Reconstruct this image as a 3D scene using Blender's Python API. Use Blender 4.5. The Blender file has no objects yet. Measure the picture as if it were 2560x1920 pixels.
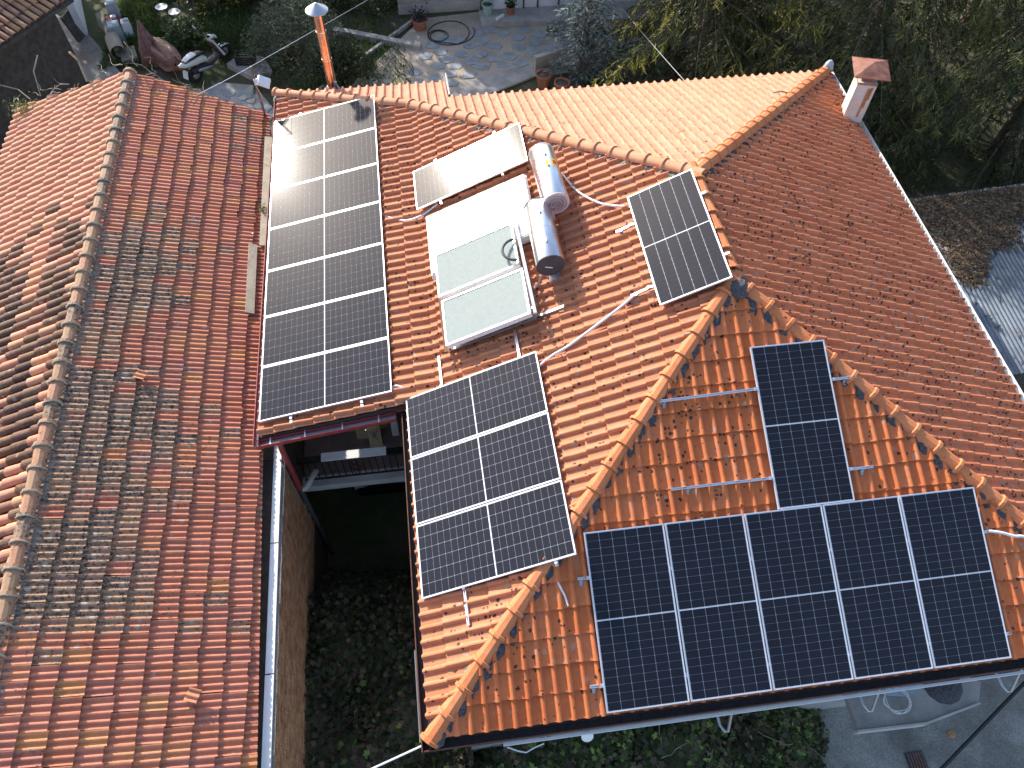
import bpy, math, random
import numpy as np
from mathutils import Matrix, Vector, Euler
random.seed(7); np.random.seed(7)
rad = math.radians
SC = bpy.context.scene
COL = SC.collection

# ------------------------------------------------------------------ camera, sky, sun, exposure
cd = bpy.data.cameras.new('camera')
cam = bpy.data.objects.new('camera', cd); COL.objects.link(cam)
CAMP = Vector((0.6314, -1.9509, 11.1162))
cam.location = CAMP
cam.rotation_euler = (0.5893, -0.0141, -0.1296)
cd.sensor_width = 36; cd.lens = 27.242; cd.clip_end = 2000; cd.clip_start = 0.1
SC.camera = cam

SUN_EL, SUN_AZ = rad(26.6), rad(118.9)          # azimuth counter-clockwise from +X
SUN = Vector((math.cos(SUN_EL)*math.cos(SUN_AZ), math.cos(SUN_EL)*math.sin(SUN_AZ), math.sin(SUN_EL)))
w = bpy.data.worlds.new('World'); SC.world = w; w.use_nodes = True
wn = w.node_tree
bg = wn.nodes['Background']
sky = wn.nodes.new('ShaderNodeTexSky'); sky.sky_type = 'NISHITA'; sky.sun_disc = False
sky.sun_elevation = SUN_EL; sky.sun_rotation = math.pi/2 - SUN_AZ
sky.air_density = 0.8; sky.dust_density = 1.3; sky.ozone_density = 0.3
wn.links.new(sky.outputs[0], bg.inputs[0]); bg.inputs[1].default_value = 0.15
sl = bpy.data.lights.new('sun', 'SUN'); sl.energy = 3.5; sl.angle = rad(0.53); sl.color = (1.0, 0.92, 0.83)
so = bpy.data.objects.new('sun', sl); COL.objects.link(so)
so.rotation_euler = SUN.to_track_quat('Z', 'Y').to_euler(); so.location = (0, 0, 40)
SC.view_settings.view_transform = 'Standard'; SC.view_settings.look = 'None'
SC.view_settings.gamma = 1; SC.view_settings.use_curve_mapping = False
SC.view_settings.exposure = 1.22

# ------------------------------------------------------------------ materials
def pbr(name, col, rough=.7, metal=0., var=.25, scale=6., bump=0., bscale=60., col2=None, spec=.4, coat=0.):
    m = bpy.data.materials.new(name); m.use_nodes = True
    nt = m.node_tree; b = nt.nodes['Principled BSDF']
    b.inputs['Roughness'].default_value = rough; b.inputs['Metallic'].default_value = metal
    b.inputs['Specular IOR Level'].default_value = spec
    if coat: b.inputs['Coat Weight'].default_value = coat; b.inputs['Coat Roughness'].default_value = .08
    g = nt.nodes.new('ShaderNodeNewGeometry')
    if var or col2:
        n = nt.nodes.new('ShaderNodeTexNoise'); n.inputs['Scale'].default_value = scale; n.inputs['Detail'].default_value = 6
        n.inputs['Roughness'].default_value = .65
        nt.links.new(g.outputs['Position'], n.inputs['Vector'])
        r = nt.nodes.new('ShaderNodeValToRGB')
        c2 = col2 if col2 else tuple(min(1, c*(1+var)) for c in col)
        c1 = col if col2 else tuple(c*(1-var) for c in col)
        r.color_ramp.elements[0].color = (*c1, 1); r.color_ramp.elements[1].color = (*c2, 1)
        r.color_ramp.elements[0].position = .33; r.color_ramp.elements[1].position = .67
        nt.links.new(n.outputs['Fac'], r.inputs['Fac']); nt.links.new(r.outputs['Color'], b.inputs['Base Color'])
    else:
        b.inputs['Base Color'].default_value = (*col, 1)
    if bump:
        n2 = nt.nodes.new('ShaderNodeTexNoise'); n2.inputs['Scale'].default_value = bscale; n2.inputs['Detail'].default_value = 4
        nt.links.new(g.outputs['Position'], n2.inputs['Vector'])
        bp = nt.nodes.new('ShaderNodeBump'); bp.inputs['Strength'].default_value = bump; bp.inputs['Distance'].default_value = .02
        nt.links.new(n2.outputs['Fac'], bp.inputs['Height']); nt.links.new(bp.outputs['Normal'], b.inputs['Normal'])
    return m

def tile_mat(name, spot=(.016, .014, .013), pale=(.34, .33, .27), rough=.72, grey=None, pale_amt=.5, discs=True):
    """fired clay: colour per tile from the attribute 'tint', growth of lichen from its alpha"""
    m = bpy.data.materials.new(name); m.use_nodes = True
    nt = m.node_tree; N = nt.nodes.new; Lk = nt.links.new; b = nt.nodes['Principled BSDF']
    b.inputs['Roughness'].default_value = rough; b.inputs['Specular IOR Level'].default_value = .3
    a = N('ShaderNodeAttribute'); a.attribute_name = 'tint'
    g = N('ShaderNodeNewGeometry')
    def noise(sc, det=5, ro=.6):
        n = N('ShaderNodeTexNoise'); n.inputs['Scale'].default_value = sc; n.inputs['Detail'].default_value = det
        n.inputs['Roughness'].default_value = ro; Lk(g.outputs['Position'], n.inputs['Vector']); return n.outputs['Fac']
    def math_(op, x, y=None, z=None):
        n = N('ShaderNodeMath'); n.operation = op
        for i, v in enumerate((x, y, z)):
            if v is None: continue
            if isinstance(v, (int, float)): n.inputs[i].default_value = v
            else: Lk(v, n.inputs[i])
        return n.outputs[0]
    def mix(f, c1, c2):
        n = N('ShaderNodeMix'); n.data_type = 'RGBA'
        if isinstance(f, (int, float)): n.inputs[0].default_value = f
        else: Lk(f, n.inputs[0])
        for i, v in ((6, c1), (7, c2)):
            if isinstance(v, tuple): n.inputs[i].default_value = (*v, 1)
            else: Lk(v, n.inputs[i])
        return n.outputs[2]
    def ramp(v, lo, hi):
        n = N('ShaderNodeMapRange'); n.interpolation_type = 'SMOOTHSTEP'
        n.inputs[1].default_value = lo; n.inputs[2].default_value = hi; Lk(v, n.inputs[0]); return n.outputs[0]
    f1 = noise(9, 6); f2 = noise(70, 3)
    br = math_('ADD', math_('MULTIPLY', f1, .55), math_('MULTIPLY', f2, .30))
    br = math_('ADD', br, .56)
    sc_ = N('ShaderNodeVectorMath'); sc_.operation = 'SCALE'; Lk(a.outputs['Color'], sc_.inputs[0]); Lk(br, sc_.inputs[3])
    col = sc_.outputs[0]
    # dusty pale bloom
    col = mix(math_('MULTIPLY', ramp(noise(4, 4), .50, .72), .18), col, (.38, .25, .17))
    n3 = noise(17, 5, .62); n4 = noise(46, 3, .6)
    if grey:      # crust that greys whole tiles
        gm_ = ramp(math_('ADD', math_('ADD', math_('MULTIPLY', noise(8, 5), .55), math_('MULTIPLY', n4, .35)), math_('MULTIPLY', a.outputs['Alpha'], .70)), .80, 1.04)
        col = mix(math_('MULTIPLY', gm_, .66), col, grey)
    if discs:     # small dark lichen spots gathered in patches
        v2 = N('ShaderNodeTexVoronoi'); v2.inputs['Scale'].default_value = 15
        wob_ = N('ShaderNodeVectorMath'); wob_.operation = 'MULTIPLY_ADD'
        nn_ = N('ShaderNodeTexNoise'); nn_.inputs['Scale'].default_value = 30; Lk(g.outputs['Position'], nn_.inputs['Vector'])
        Lk(nn_.outputs['Color'], wob_.inputs[0]); wob_.inputs[1].default_value = (.05, .05, .05); Lk(g.outputs['Position'], wob_.inputs[2]); Lk(wob_.outputs[0], v2.inputs['Vector'])
        s2 = N('ShaderNodeSeparateColor'); Lk(v2.outputs['Color'], s2.inputs[0])
        r2_ = math_('MULTIPLY_ADD', s2.outputs[0], .38, .10)
        dk_ = ramp(math_('SUBTRACT', r2_, v2.outputs['Distance']), -.03, .06)
        pr_ = math_('MULTIPLY', ramp(noise(2.6, 3), .33, .62), math_('MULTIPLY', a.outputs['Alpha'], 1.0))
        dk_ = math_('MULTIPLY', dk_, math_('LESS_THAN', s2.outputs[1], pr_))
        col = mix(math_('MULTIPLY', dk_, .9), col, spot)
    else:
        s_ = math_('ADD', math_('MULTIPLY', n3, .62), math_('MULTIPLY', n4, .38))
        s_ = math_('ADD', s_, math_('MULTIPLY', a.outputs['Alpha'], .135))
        col = mix(math_('MULTIPLY', ramp(s_, .62, .70), .85), col, spot)
    # pale lichen discs
    v = N('ShaderNodeTexVoronoi'); v.inputs['Scale'].default_value = 7.5; Lk(g.outputs['Position'], v.inputs['Vector'])
    sepc = N('ShaderNodeSeparateColor'); Lk(v.outputs['Color'], sepc.inputs[0])
    rr = math_('MULTIPLY', sepc.outputs[0], .34)
    disc = ramp(math_('SUBTRACT', rr, v.outputs['Distance']), .0, .04)
    disc = math_('MULTIPLY', disc, ramp(math_('ADD', sepc.outputs[1], math_('MULTIPLY', a.outputs['Alpha'], .75)), .98, 1.04))
    col = mix(math_('MULTIPLY', disc, pale_amt), col, pale)
    Lk(col, b.inputs['Base Color'])
    bp = N('ShaderNodeBump'); bp.inputs['Strength'].default_value = .35; bp.inputs['Distance'].default_value = .006
    Lk(math_('ADD', f2, math_('MULTIPLY', n3, 1.0)), bp.inputs['Height']); Lk(bp.outputs['Normal'], b.inputs['Normal'])
    return m

def leaf_mat(name, trans=.25, rough=.55):
    m = bpy.data.materials.new(name); m.use_nodes = True
    nt = m.node_tree; b = nt.nodes['Principled BSDF']
    a = nt.nodes.new('ShaderNodeAttribute'); a.attribute_name = 'tint'
    nt.links.new(a.outputs['Color'], b.inputs['Base Color']); b.inputs['Roughness'].default_value = rough
    b.inputs['Specular IOR Level'].default_value = .25
    t = nt.nodes.new('ShaderNodeBsdfTranslucent'); nt.links.new(a.outputs['Color'], t.inputs['Color'])
    mx = nt.nodes.new('ShaderNodeMixShader'); mx.inputs[0].default_value = trans
    nt.links.new(b.outputs[0], mx.inputs[1]); nt.links.new(t.outputs[0], mx.inputs[2])
    nt.links.new(mx.outputs[0], nt.nodes['Material Output'].inputs[0])
    return m

M = {}
M['tile'] = tile_mat('clay_roof_tile')
M['old_tile'] = tile_mat('old_clay_tile', spot=(.028, .026, .023), pale=(.40, .40, .34), pale_amt=.65, grey=(.31, .245, .165), discs=False)
M['barrel'] = tile_mat('barrel_clay_tile', spot=(.065, .045, .035), pale=(.42, .36, .27), discs=False)
M['mortar'] = pbr('grey_mortar', (.13, .115, .10), .9, col2=(.28, .245, .21), scale=30, bump=.6, bscale=50)
M['mortar_pale'] = pbr('pale_mortar', (.34, .28, .20), .9, col2=(.52, .44, .33), scale=30, bump=.6, bscale=50)
M['mortar_dark'] = pbr('dark_mortar', (.035, .032, .034), .9, col2=(.13, .12, .13), scale=26, bump=.7, bscale=45)
M['deck'] = pbr('roof_underlay', (.05, .035, .028), .9)
M['alu'] = pbr('anodised_aluminium', (.80, .82, .85), .32, .75, var=.04)
M['galv'] = pbr('galvanised_steel', (.55, .57, .60), .42, .8, var=.1)
M['frame'] = pbr('panel_frame', (.82, .83, .85), .35, .45, var=.03)
M['backsheet'] = pbr('white_backsheet', (.62, .65, .68), .085, var=.02, spec=.42)
def cell_mat():
    m = pbr('silicon_cell', (.0150, .0155, .0215), .08, var=.12, scale=2.2, spec=.28)
    return m
M['cell'] = cell_mat()
M['brown_paint'] = pbr('brown_painted_metal', (.10, .045, .03), .5, var=.3, scale=10)
M['gutter_dark'] = pbr('gutter_inside', (.035, .028, .026), .6, var=.4, scale=12)
M['red_paint'] = pbr('red_painted_metal', (.30, .05, .045), .45, var=.2, scale=8)
M['white_paint'] = pbr('white_painted_metal', (.78, .78, .76), .4, var=.06, scale=4)
M['white_wall'] = pbr('white_render', (.70, .72, .76), .8, var=.10, scale=1.6, bump=.2)
M['beige_wall'] = pbr('beige_render', (.34, .27, .21), .85, col2=(.46, .38, .31), scale=2.5, bump=.3)
M['house_wall'] = pbr('grey_render', (.28, .27, .26), .85, col2=(.42, .41, .39), scale=1.3, bump=.25)
M['concrete'] = pbr('concrete', (.28, .26, .23), .88, col2=(.46, .43, .39), scale=1.8, bump=.4, bscale=40)
M['concrete_pale'] = pbr('pale_concrete', (.44, .42, .39), .85, col2=(.58, .56, .52), scale=2.2, bump=.2)
M['flag'] = pbr('slate_flagstone', (.22, .245, .25), .75, col2=(.38, .395, .39), scale=3.2, bump=.5, bscale=25)
M['sunpatch_stone'] = pbr('sunpatch_paving', (.42, .40, .34), .8, col2=(.58, .55, .48), scale=5, bump=.4)  # lighter stone colour that carries the sun patch on the path
M['brick'] = pbr('old_brick', (.33, .13, .06), .88, col2=(.60, .34, .18), scale=5, bump=.5)
M['joint'] = pbr('brick_joint', (.10, .07, .05), .95, var=.3)
M['white_sheet'] = pbr('white_plastic_sheet', (.82, .82, .79), .45, var=.03, scale=2.2)
M['glass_collector'] = pbr('collector_glass', (.265, .305, .29), .6, var=.06, scale=14, spec=.06)
M['steel'] = pbr('brushed_stainless', (.74, .75, .77), .3, 1., var=.05, scale=9)
M['steel_bright'] = pbr('polished_stainless', (.86, .87, .88), .3, 1., var=.04, scale=7)
M['black'] = pbr('black_plastic', (.015, .015, .017), .45, var=.3)
M['dark_grey'] = pbr('dark_grey_plastic', (.06, .06, .065), .6, var=.25)
M['pink_cap'] = pbr('pale_end_cap', (.62, .50, .47), .45, var=.06)
M['red_ink'] = pbr('red_print', (.50, .04, .03), .5, var=.1)
M['yellow_ink'] = pbr('yellow_print', (.85, .52, .02), .5, var=.03)
M['grey_ink'] = pbr('faded_print', (.55, .50, .40), .5, var=.1)
M['pvc'] = pbr('white_pvc_conduit', (.72, .74, .77), .35, var=.03)
M['rust'] = pbr('rusty_sheet', (.16, .055, .035), .7, col2=(.34, .16, .11), scale=5, bump=.3)
M['rust_stain'] = pbr('rust_stain', (.30, .13, .05), .8, col2=(.45, .25, .12), scale=9)
M['white_chimney'] = pbr('chimney_render', (.50, .48, .43), .8, col2=(.64, .62, .57), scale=3, bump=.3)
M['copper'] = pbr('coppery_flue', (.74, .42, .27), .26, 1., col2=(.88, .66, .52), scale=5)
M['wood'] = pbr('weathered_plank', (.36, .31, .22), .8, col2=(.50, .45, .34), scale=5, bump=.4, bscale=80)
M['dark_wood'] = pbr('dark_boards', (.05, .042, .035), .85, col2=(.11, .095, .08), scale=6, bump=.5)
M['brown_wood'] = pbr('brown_timber', (.17, .075, .035), .7, var=.3, scale=9)
M['terracotta'] = pbr('terracotta_pot', (.34, .13, .075), .8, var=.2, scale=9)
M['green_plastic'] = pbr('pale_green_plastic', (.33, .45, .38), .5, var=.1)
M['rubber'] = pbr('tyre_rubber', (.018, .018, .02), .75, var=.3)
M['scooter_white'] = pbr('scooter_pearl_paint', (.62, .62, .58), .25, var=.04, coat=.5)
M['scooter_dark'] = pbr('scooter_dark_plastic', (.03, .03, .034), .4, var=.2)
M['seat_brown'] = pbr('scooter_inner_brown', (.10, .045, .04), .5, var=.2)
M['car_paint'] = pbr('black_car_paint', (.010, .010, .012), .15, var=.1, coat=.8)
M['car_glass'] = pbr('car_glass', (.012, .014, .016), .05, var=.05, spec=.6)
M['lamp_glass'] = pbr('lamp_glass', (.55, .56, .58), .15, var=.05)
M['tarp'] = pbr('brown_tarpaulin', (.13, .055, .045), .6, col2=(.27, .14, .11), scale=9, bump=1., bscale=14)
M['rug'] = pbr('beige_carpet', (.33, .29, .22), .95, var=.15, scale=20, bump=.4)
M['blue_grey'] = pbr('pale_blue_plastic', (.36, .43, .47), .6, var=.12)
M['red_cloth'] = pbr('red_plastic', (.30, .05, .04), .6, var=.2)
M['bark'] = pbr('conifer_bark', (.06, .045, .035), .9, col2=(.16, .13, .10), scale=8, bump=.6)
M['twig'] = pbr('dead_twig', (.22, .18, .13), .9, col2=(.40, .35, .28), scale=9)
M['leaf'] = leaf_mat('broad_leaf')
M['needle'] = leaf_mat('conifer_needles', .05, .6)
M['corrugated'] = pbr('zinc_sheet', (.12, .145, .175), .45, .45, col2=(.21, .245, .28), scale=1.4, bump=.15)
M['litter'] = leaf_mat('dead_needles', .05, .9)
M['cardboard'] = pbr('cardboard', (.40, .29, .17), .85, var=.12, scale=5)
M['floor_tile'] = pbr('balcony_tile', (.25, .18, .145), .55, var=.2, scale=3)
M['iron'] = pbr('black_wrought_iron', (.012, .012, .013), .45, var=.2)
M['cable'] = pbr('black_cable', (.02, .02, .022), .6, var=.1)
M['pole'] = pbr('rusty_pole', (.20, .12, .10), .6, var=.25, scale=12)

def ground_mat(name, c1, c2, c3, s=.35, bump=.5, bs=30):
    m = pbr(name, c1, .95, col2=c2, scale=s*4, bump=bump, bscale=bs)
    nt = m.node_tree; b = nt.nodes['Principled BSDF']
    old = b.inputs['Base Color'].links[0].from_socket
    g = nt.nodes.new('ShaderNodeNewGeometry'); n = nt.nodes.new('ShaderNodeTexNoise'); n.inputs['Scale'].default_value = s; n.inputs['Detail'].default_value = 8
    n.inputs['Roughness'].default_value = .7
    nt.links.new(g.outputs['Position'], n.inputs['Vector'])
    mr = nt.nodes.new('ShaderNodeMapRange'); mr.inputs[1].default_value = .45; mr.inputs[2].default_value = .62; nt.links.new(n.outputs['Fac'], mr.inputs[0])
    mx = nt.nodes.new('ShaderNodeMix'); mx.data_type = 'RGBA'; nt.links.new(mr.outputs[0], mx.inputs[0]); nt.links.new(old, mx.inputs[6]); mx.inputs[7].default_value = (*c3, 1)
    # fine grit
    n2 = nt.nodes.new('ShaderNodeTexNoise'); n2.inputs['Scale'].default_value = 28; n2.inputs['Detail'].default_value = 5; n2.inputs['Roughness'].default_value = .8
    nt.links.new(g.outputs['Position'], n2.inputs['Vector'])
    mr2 = nt.nodes.new('ShaderNodeMapRange'); mr2.inputs[1].default_value = .3; mr2.inputs[2].default_value = .7; mr2.inputs[3].default_value = .55; mr2.inputs[4].default_value = 1.5
    nt.links.new(n2.outputs['Fac'], mr2.inputs[0])
    vm = nt.nodes.new('ShaderNodeVectorMath'); vm.operation = 'SCALE'; nt.links.new(mx.outputs[2], vm.inputs[0]); nt.links.new(mr2.outputs[0], vm.inputs[3])
    nt.links.new(vm.outputs[0], b.inputs['Base Color'])
    return m
M['soil'] = ground_mat('garden_soil', (.045, .056, .022), (.075, .090, .032), (.105, .082, .056))
M['gravel'] = ground_mat('gravel', (.22, .21, .19), (.32, .31, .285), (.14, .125, .10), .5)
M['asphalt'] = ground_mat('old_asphalt', (.17, .155, .13), (.265, .245, .21), (.36, .335, .29), .45)
M['patio'] = ground_mat('patio_cement', (.42, .34, .25), (.54, .45, .34), (.32, .27, .21), .6, .3)

# ------------------------------------------------------------------ mesh helpers
class MB:
    def __init__(s): s.v = []; s.f = []; s.mi = []; s.cur = 0
    def add(s, vs, fs):
        o = len(s.v); s.v += [tuple(map(float, p)) for p in vs]
        s.f += [tuple(o+i for i in q) for q in fs]; s.mi += [s.cur]*len(fs); return s
    def box(s, c, d, R=None, taper=1.):
        x, y, z = d[0]/2, d[1]/2, d[2]/2; P = []
        for sz in (-1, 1):
            t = taper if sz > 0 else 1.
            for sx, sy in ((-1, -1), (1, -1), (1, 1), (-1, 1)): P.append(Vector((sx*x*t, sy*y*t, sz*z)))
        if R is not None: P = [R @ p for p in P]
        P = [p + Vector(c) for p in P]
        return s.add(P, [(0,3,2,1),(4,5,6,7),(0,1,5,4),(1,2,6,5),(2,3,7,6),(3,0,4,7)])
    def span(s, a, b, wd, ht, up=(0,0,1)):
        a, b = Vector(a), Vector(b); d = (b-a); L = d.length; d.normalize(); u = Vector(up); sd = d.cross(u).normalized(); u = sd.cross(d)
        R = Matrix((sd, d, u)).transposed(); return s.box((a+b)/2, (wd, L, ht), R)
    def tube(s, pts, r, n=8, cap=True):
        pts = [Vector(p) for p in pts]; rs = r if isinstance(r, (list, tuple)) else [r]*len(pts)
        o = len(s.v); prev = None; V = []
        for i, p in enumerate(pts):
            d = (pts[min(i+1, len(pts)-1)] - pts[max(i-1, 0)]).normalized()
            if prev is None:
                t = Vector((0,0,1)) if abs(d.z) < .9 else Vector((1,0,0)); a = d.cross(t).normalized()
            else: a = (prev - d*prev.dot(d)).normalized()
            b = d.cross(a); prev = a
            for k in range(n):
                an = 2*math.pi*k/n; V.append(p + (a*math.cos(an)+b*math.sin(an))*rs[i])
        F = []
        for i in range(len(pts)-1):
            for k in range(n):
                k2 = (k+1) % n; F.append((i*n+k, i*n+k2, (i+1)*n+k2, (i+1)*n+k))
        if cap: F += [tuple(range(n))[::-1], tuple((len(pts)-1)*n+k for k in range(n))]
        return s.add(V, F)
    def lathe(s, c, prof, n=20, R=None):
        V = []; F = []
        for (r, z) in prof:
            for k in range(n):
                a = 2*math.pi*k/n; p = Vector((r*math.cos(a), r*math.sin(a), z))
                V.append((R @ p if R is not None else p) + Vector(c))
        for i in range(len(prof)-1):
            for k in range(n):
                k2 = (k+1) % n; F.append((i*n+k, i*n+k2, (i+1)*n+k2, (i+1)*n+k))
        F += [tuple(range(n))[::-1], tuple((len(prof)-1)*n+k for k in range(n))]
        return s.add(V, F)
    def prism(s, poly, z0, z1):
        n = len(poly); V = [(x, y, z0) for x, y in poly] + [(x, y, z1) for x, y in poly]
        F = [tuple(range(n))[::-1], tuple(range(n, 2*n))] + [(i, (i+1) % n, n+(i+1) % n, n+i) for i in range(n)]
        return s.add(V, F)
    def build(s, name, mat, parent=None, smooth=None, label=None):
        me = bpy.data.meshes.new(name); me.from_pydata(s.v, [], s.f)
        for m in (mat if isinstance(mat, (list, tuple)) else [mat]): me.materials.append(m)
        if any(s.mi): me.polygons.foreach_set('material_index', s.mi)
        if smooth is not None:
            me.polygons.foreach_set('use_smooth', [True]*len(s.f)); me.set_sharp_from_angle(angle=rad(smooth))
        o = bpy.data.objects.new(name, me); COL.objects.link(o)
        if parent is not None: o.parent = parent
        if label: o['label'] = label
        return o

def np_mesh(name, V, F, mat, tint=None, smooth=False):
    V = np.asarray(V, np.float32); F = np.asarray(F, np.int32)
    me = bpy.data.meshes.new(name); k = F.shape[1]
    me.vertices.add(len(V)); me.vertices.foreach_set('co', V.ravel())
    me.loops.add(F.size); me.loops.foreach_set('vertex_index', F.ravel())
    me.polygons.add(len(F)); me.polygons.foreach_set('loop_start', np.arange(0, F.size, k, dtype=np.int32))
    if smooth: me.polygons.foreach_set('use_smooth', np.ones(len(F), bool))
    me.update(calc_edges=True)
    if tint is not None:
        at = me.color_attributes.new('tint', 'FLOAT_COLOR', 'POINT'); at.data.foreach_set('color', np.asarray(tint, np.float32).ravel())
    me.materials.append(mat); return me

def link(name, me, parent=None, mw=None):
    o = bpy.data.objects.new(name, me); COL.objects.link(o)
    if parent is not None: o.parent = parent
    if mw is not None: o.matrix_local = mw
    return o
def tag(o, label=None, cat=None, group=None, kind=None):
    if label: o['label'] = label
    if cat: o['category'] = cat
    if group: o['group'] = group
    if kind: o['kind'] = kind
    return o
def thing(name, label, cat, loc=(0,0,0), group=None, mw=None):
    o = bpy.data.objects.new(name, None); COL.objects.link(o); o.empty_display_size = .2
    if mw is not None: o.matrix_world = mw
    else: o.location = loc
    return tag(o, label, cat, group)
def frame(o, X, Y, Z):
    m = Matrix((Vector(X), Vector(Y), Vector(Z))).transposed().to_4x4(); m.translation = Vector(o); return m

# ------------------------------------------------------------------ roof geometry (metres; z = 0 at the main eaves)
TW, TS, TE, TN, TR = .4486, .4237, .2185, .403, .435      # slopes: west, south, west kick, north, east
AX, AY, RY = 5.101, 5.400, 7.722                           # south end and north end of the short ridge
AZ = AX*TW
KX = .461                                                  # where the west slope kicks out flatter
KZ = .106
NZ = lambda y: AZ - TN*(y - RY)
EXX = AX + AZ/TR                                           # east eave
# hip lines in plan
def hip_nw(x): return RY + (AZ - (x*TW if x >= KX else KZ + TE*x))/TN
NY_R = 13.28; NY_L = 14.62; NOTCH = 1.31

# ------------------------------------------------------------------ tiles
def tile_shape(prof, L, lift, thick, taper=0.):
    """verts, quads (verts local: x across, y up the slope, z out); top strip plus front lip"""
    n = len(prof); xc = (prof[0][0]+prof[-1][0])/2
    V = [(x, 0, z+lift) for x, z in prof] + [(xc+(x-xc)*(1-taper), L, z) for x, z in prof]
    F = [(i, i+1, n+i+1, n+i) for i in range(n-1)]
    o = len(V); V += [(x, 0, z+lift) for x, z in prof] + [(x, .004, z+lift-thick) for x, z in prof]
    F += [(o+n+i, o+n+i+1, o+i+1, o+i) for i in range(n-1)]
    o = len(V); V += [(prof[-1][0], 0, prof[-1][1]+lift), (xc+(prof[-1][0]-xc)*(1-taper), L, prof[-1][1]), (xc+(prof[-1][0]-xc)*(1-taper), L, prof[-1][1]-thick), (prof[-1][0], 0, prof[-1][1]+lift-thick)]
    F += [(o+3, o+2, o+1, o)]
    return np.array(V), np.array(F)
PORT = [(0,.006),(.055,0),(.108,.002),(.120,.015),(.132,.038),(.150,.053),(.172,.052),(.190,.036),(.205,.008)]
MARS = [(0,.028),(.020,.028),(.030,.004),(.070,.0),(.082,.028),(.118,.028),(.130,.0),(.170,.004),(.180,.030),(.212,.030)]
BARR = [(.085-.085*math.cos(a), .068*math.sin(a)) for a in np.linspace(0, math.pi, 8)]
SHAPE = {'port': tile_shape(PORT, .415, .038, .024), 'mars': tile_shape(MARS, .385, .066, .040), 'barr': tile_shape(BARR, .44, .030, .014, .16)}

def inside(poly, u, v):
    n = len(poly)
    for i in range(n):
        a, b = poly[i], poly[(i+1) % n]
        if (b[0]-a[0])*(v-a[1]) - (b[1]-a[1])*(u-a[0]) < -1e-6: return False
    return True
def clip_faces(V, F, poly):
    """cut every face against a convex (u,v) polygon"""
    out = []
    for f in F:
        P = [V[i] for i in f]
        for i in range(len(poly)):
            a, b = poly[i], poly[(i+1) % len(poly)]
            sd = lambda p: (b[0]-a[0])*(p[1]-a[1]) - (b[1]-a[1])*(p[0]-a[0])
            Q = []
            for k in range(len(P)):
                p, q = P[k], P[(k+1) % len(P)]; dp, dq = sd(p), sd(q)
                if dp >= 0: Q.append(p)
                if (dp >= 0) != (dq >= 0): Q.append(p + (q-p)*(dp/(dp-dq)))
            P = Q
            if len(P) < 3: break
        if len(P) >= 3: out.append(P)
    return out

class Field:
    """rows of tiles on one slope"""
    def __init__(s, origin, U, V, polys, shape, w, course, tint, jit=.004, stagger=0., u0=0., v0=0.):
        s.o = np.array(origin, float); s.U = np.array(U, float); s.V = np.array(V, float); s.N = np.cross(s.U, s.V)
        s.full = []; s.cut = []
        SV, SF = SHAPE[shape]; s.shape = shape
        for poly in polys:
            us = [p[0] for p in poly]; vs = [p[1] for p in poly]
            for j in range(int((min(vs)-v0)//course)-1, int((max(vs)-v0)//course)+2):
                for i in range(int((min(us)-u0)//w)-2, int((max(us)-u0)//w)+3):
                    u = u0+i*w + (stagger*w if j % 2 else 0); v = v0+j*course
                    cs = [(u, v), (u+w, v), (u+w, v+course), (u, v+course)]
                    ins = [inside(poly, *c) for c in cs]
                    if not any(ins): continue
                    t = tint(u+w/2, v+course/2)
                    ju, jv, jz, jr = np.random.normal(0, jit, 4)
                    du = np.array([ju*.6, jv*1.5, abs(jz)*.7])
                    ang = jr*1.3
                    if all(ins): s.full.append((u, v, du, ang, t))
                    else:
                        P = SV.copy(); P[:, 0] += u+du[0]; P[:, 1] += v; P[:, 2] += du[2]
                        for q in clip_faces(P, SF, poly): s.cut.append((q, t))
    def mat4(s, u, v, du, ang):
        c, sn = math.cos(ang), math.sin(ang)
        X = s.U*c + s.V*sn; Y = -s.U*sn + s.V*c
        o = s.o + s.U*(u+du[0]) + s.V*(v+du[1]) + s.N*du[2]
        return X, Y, s.N, o

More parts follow.
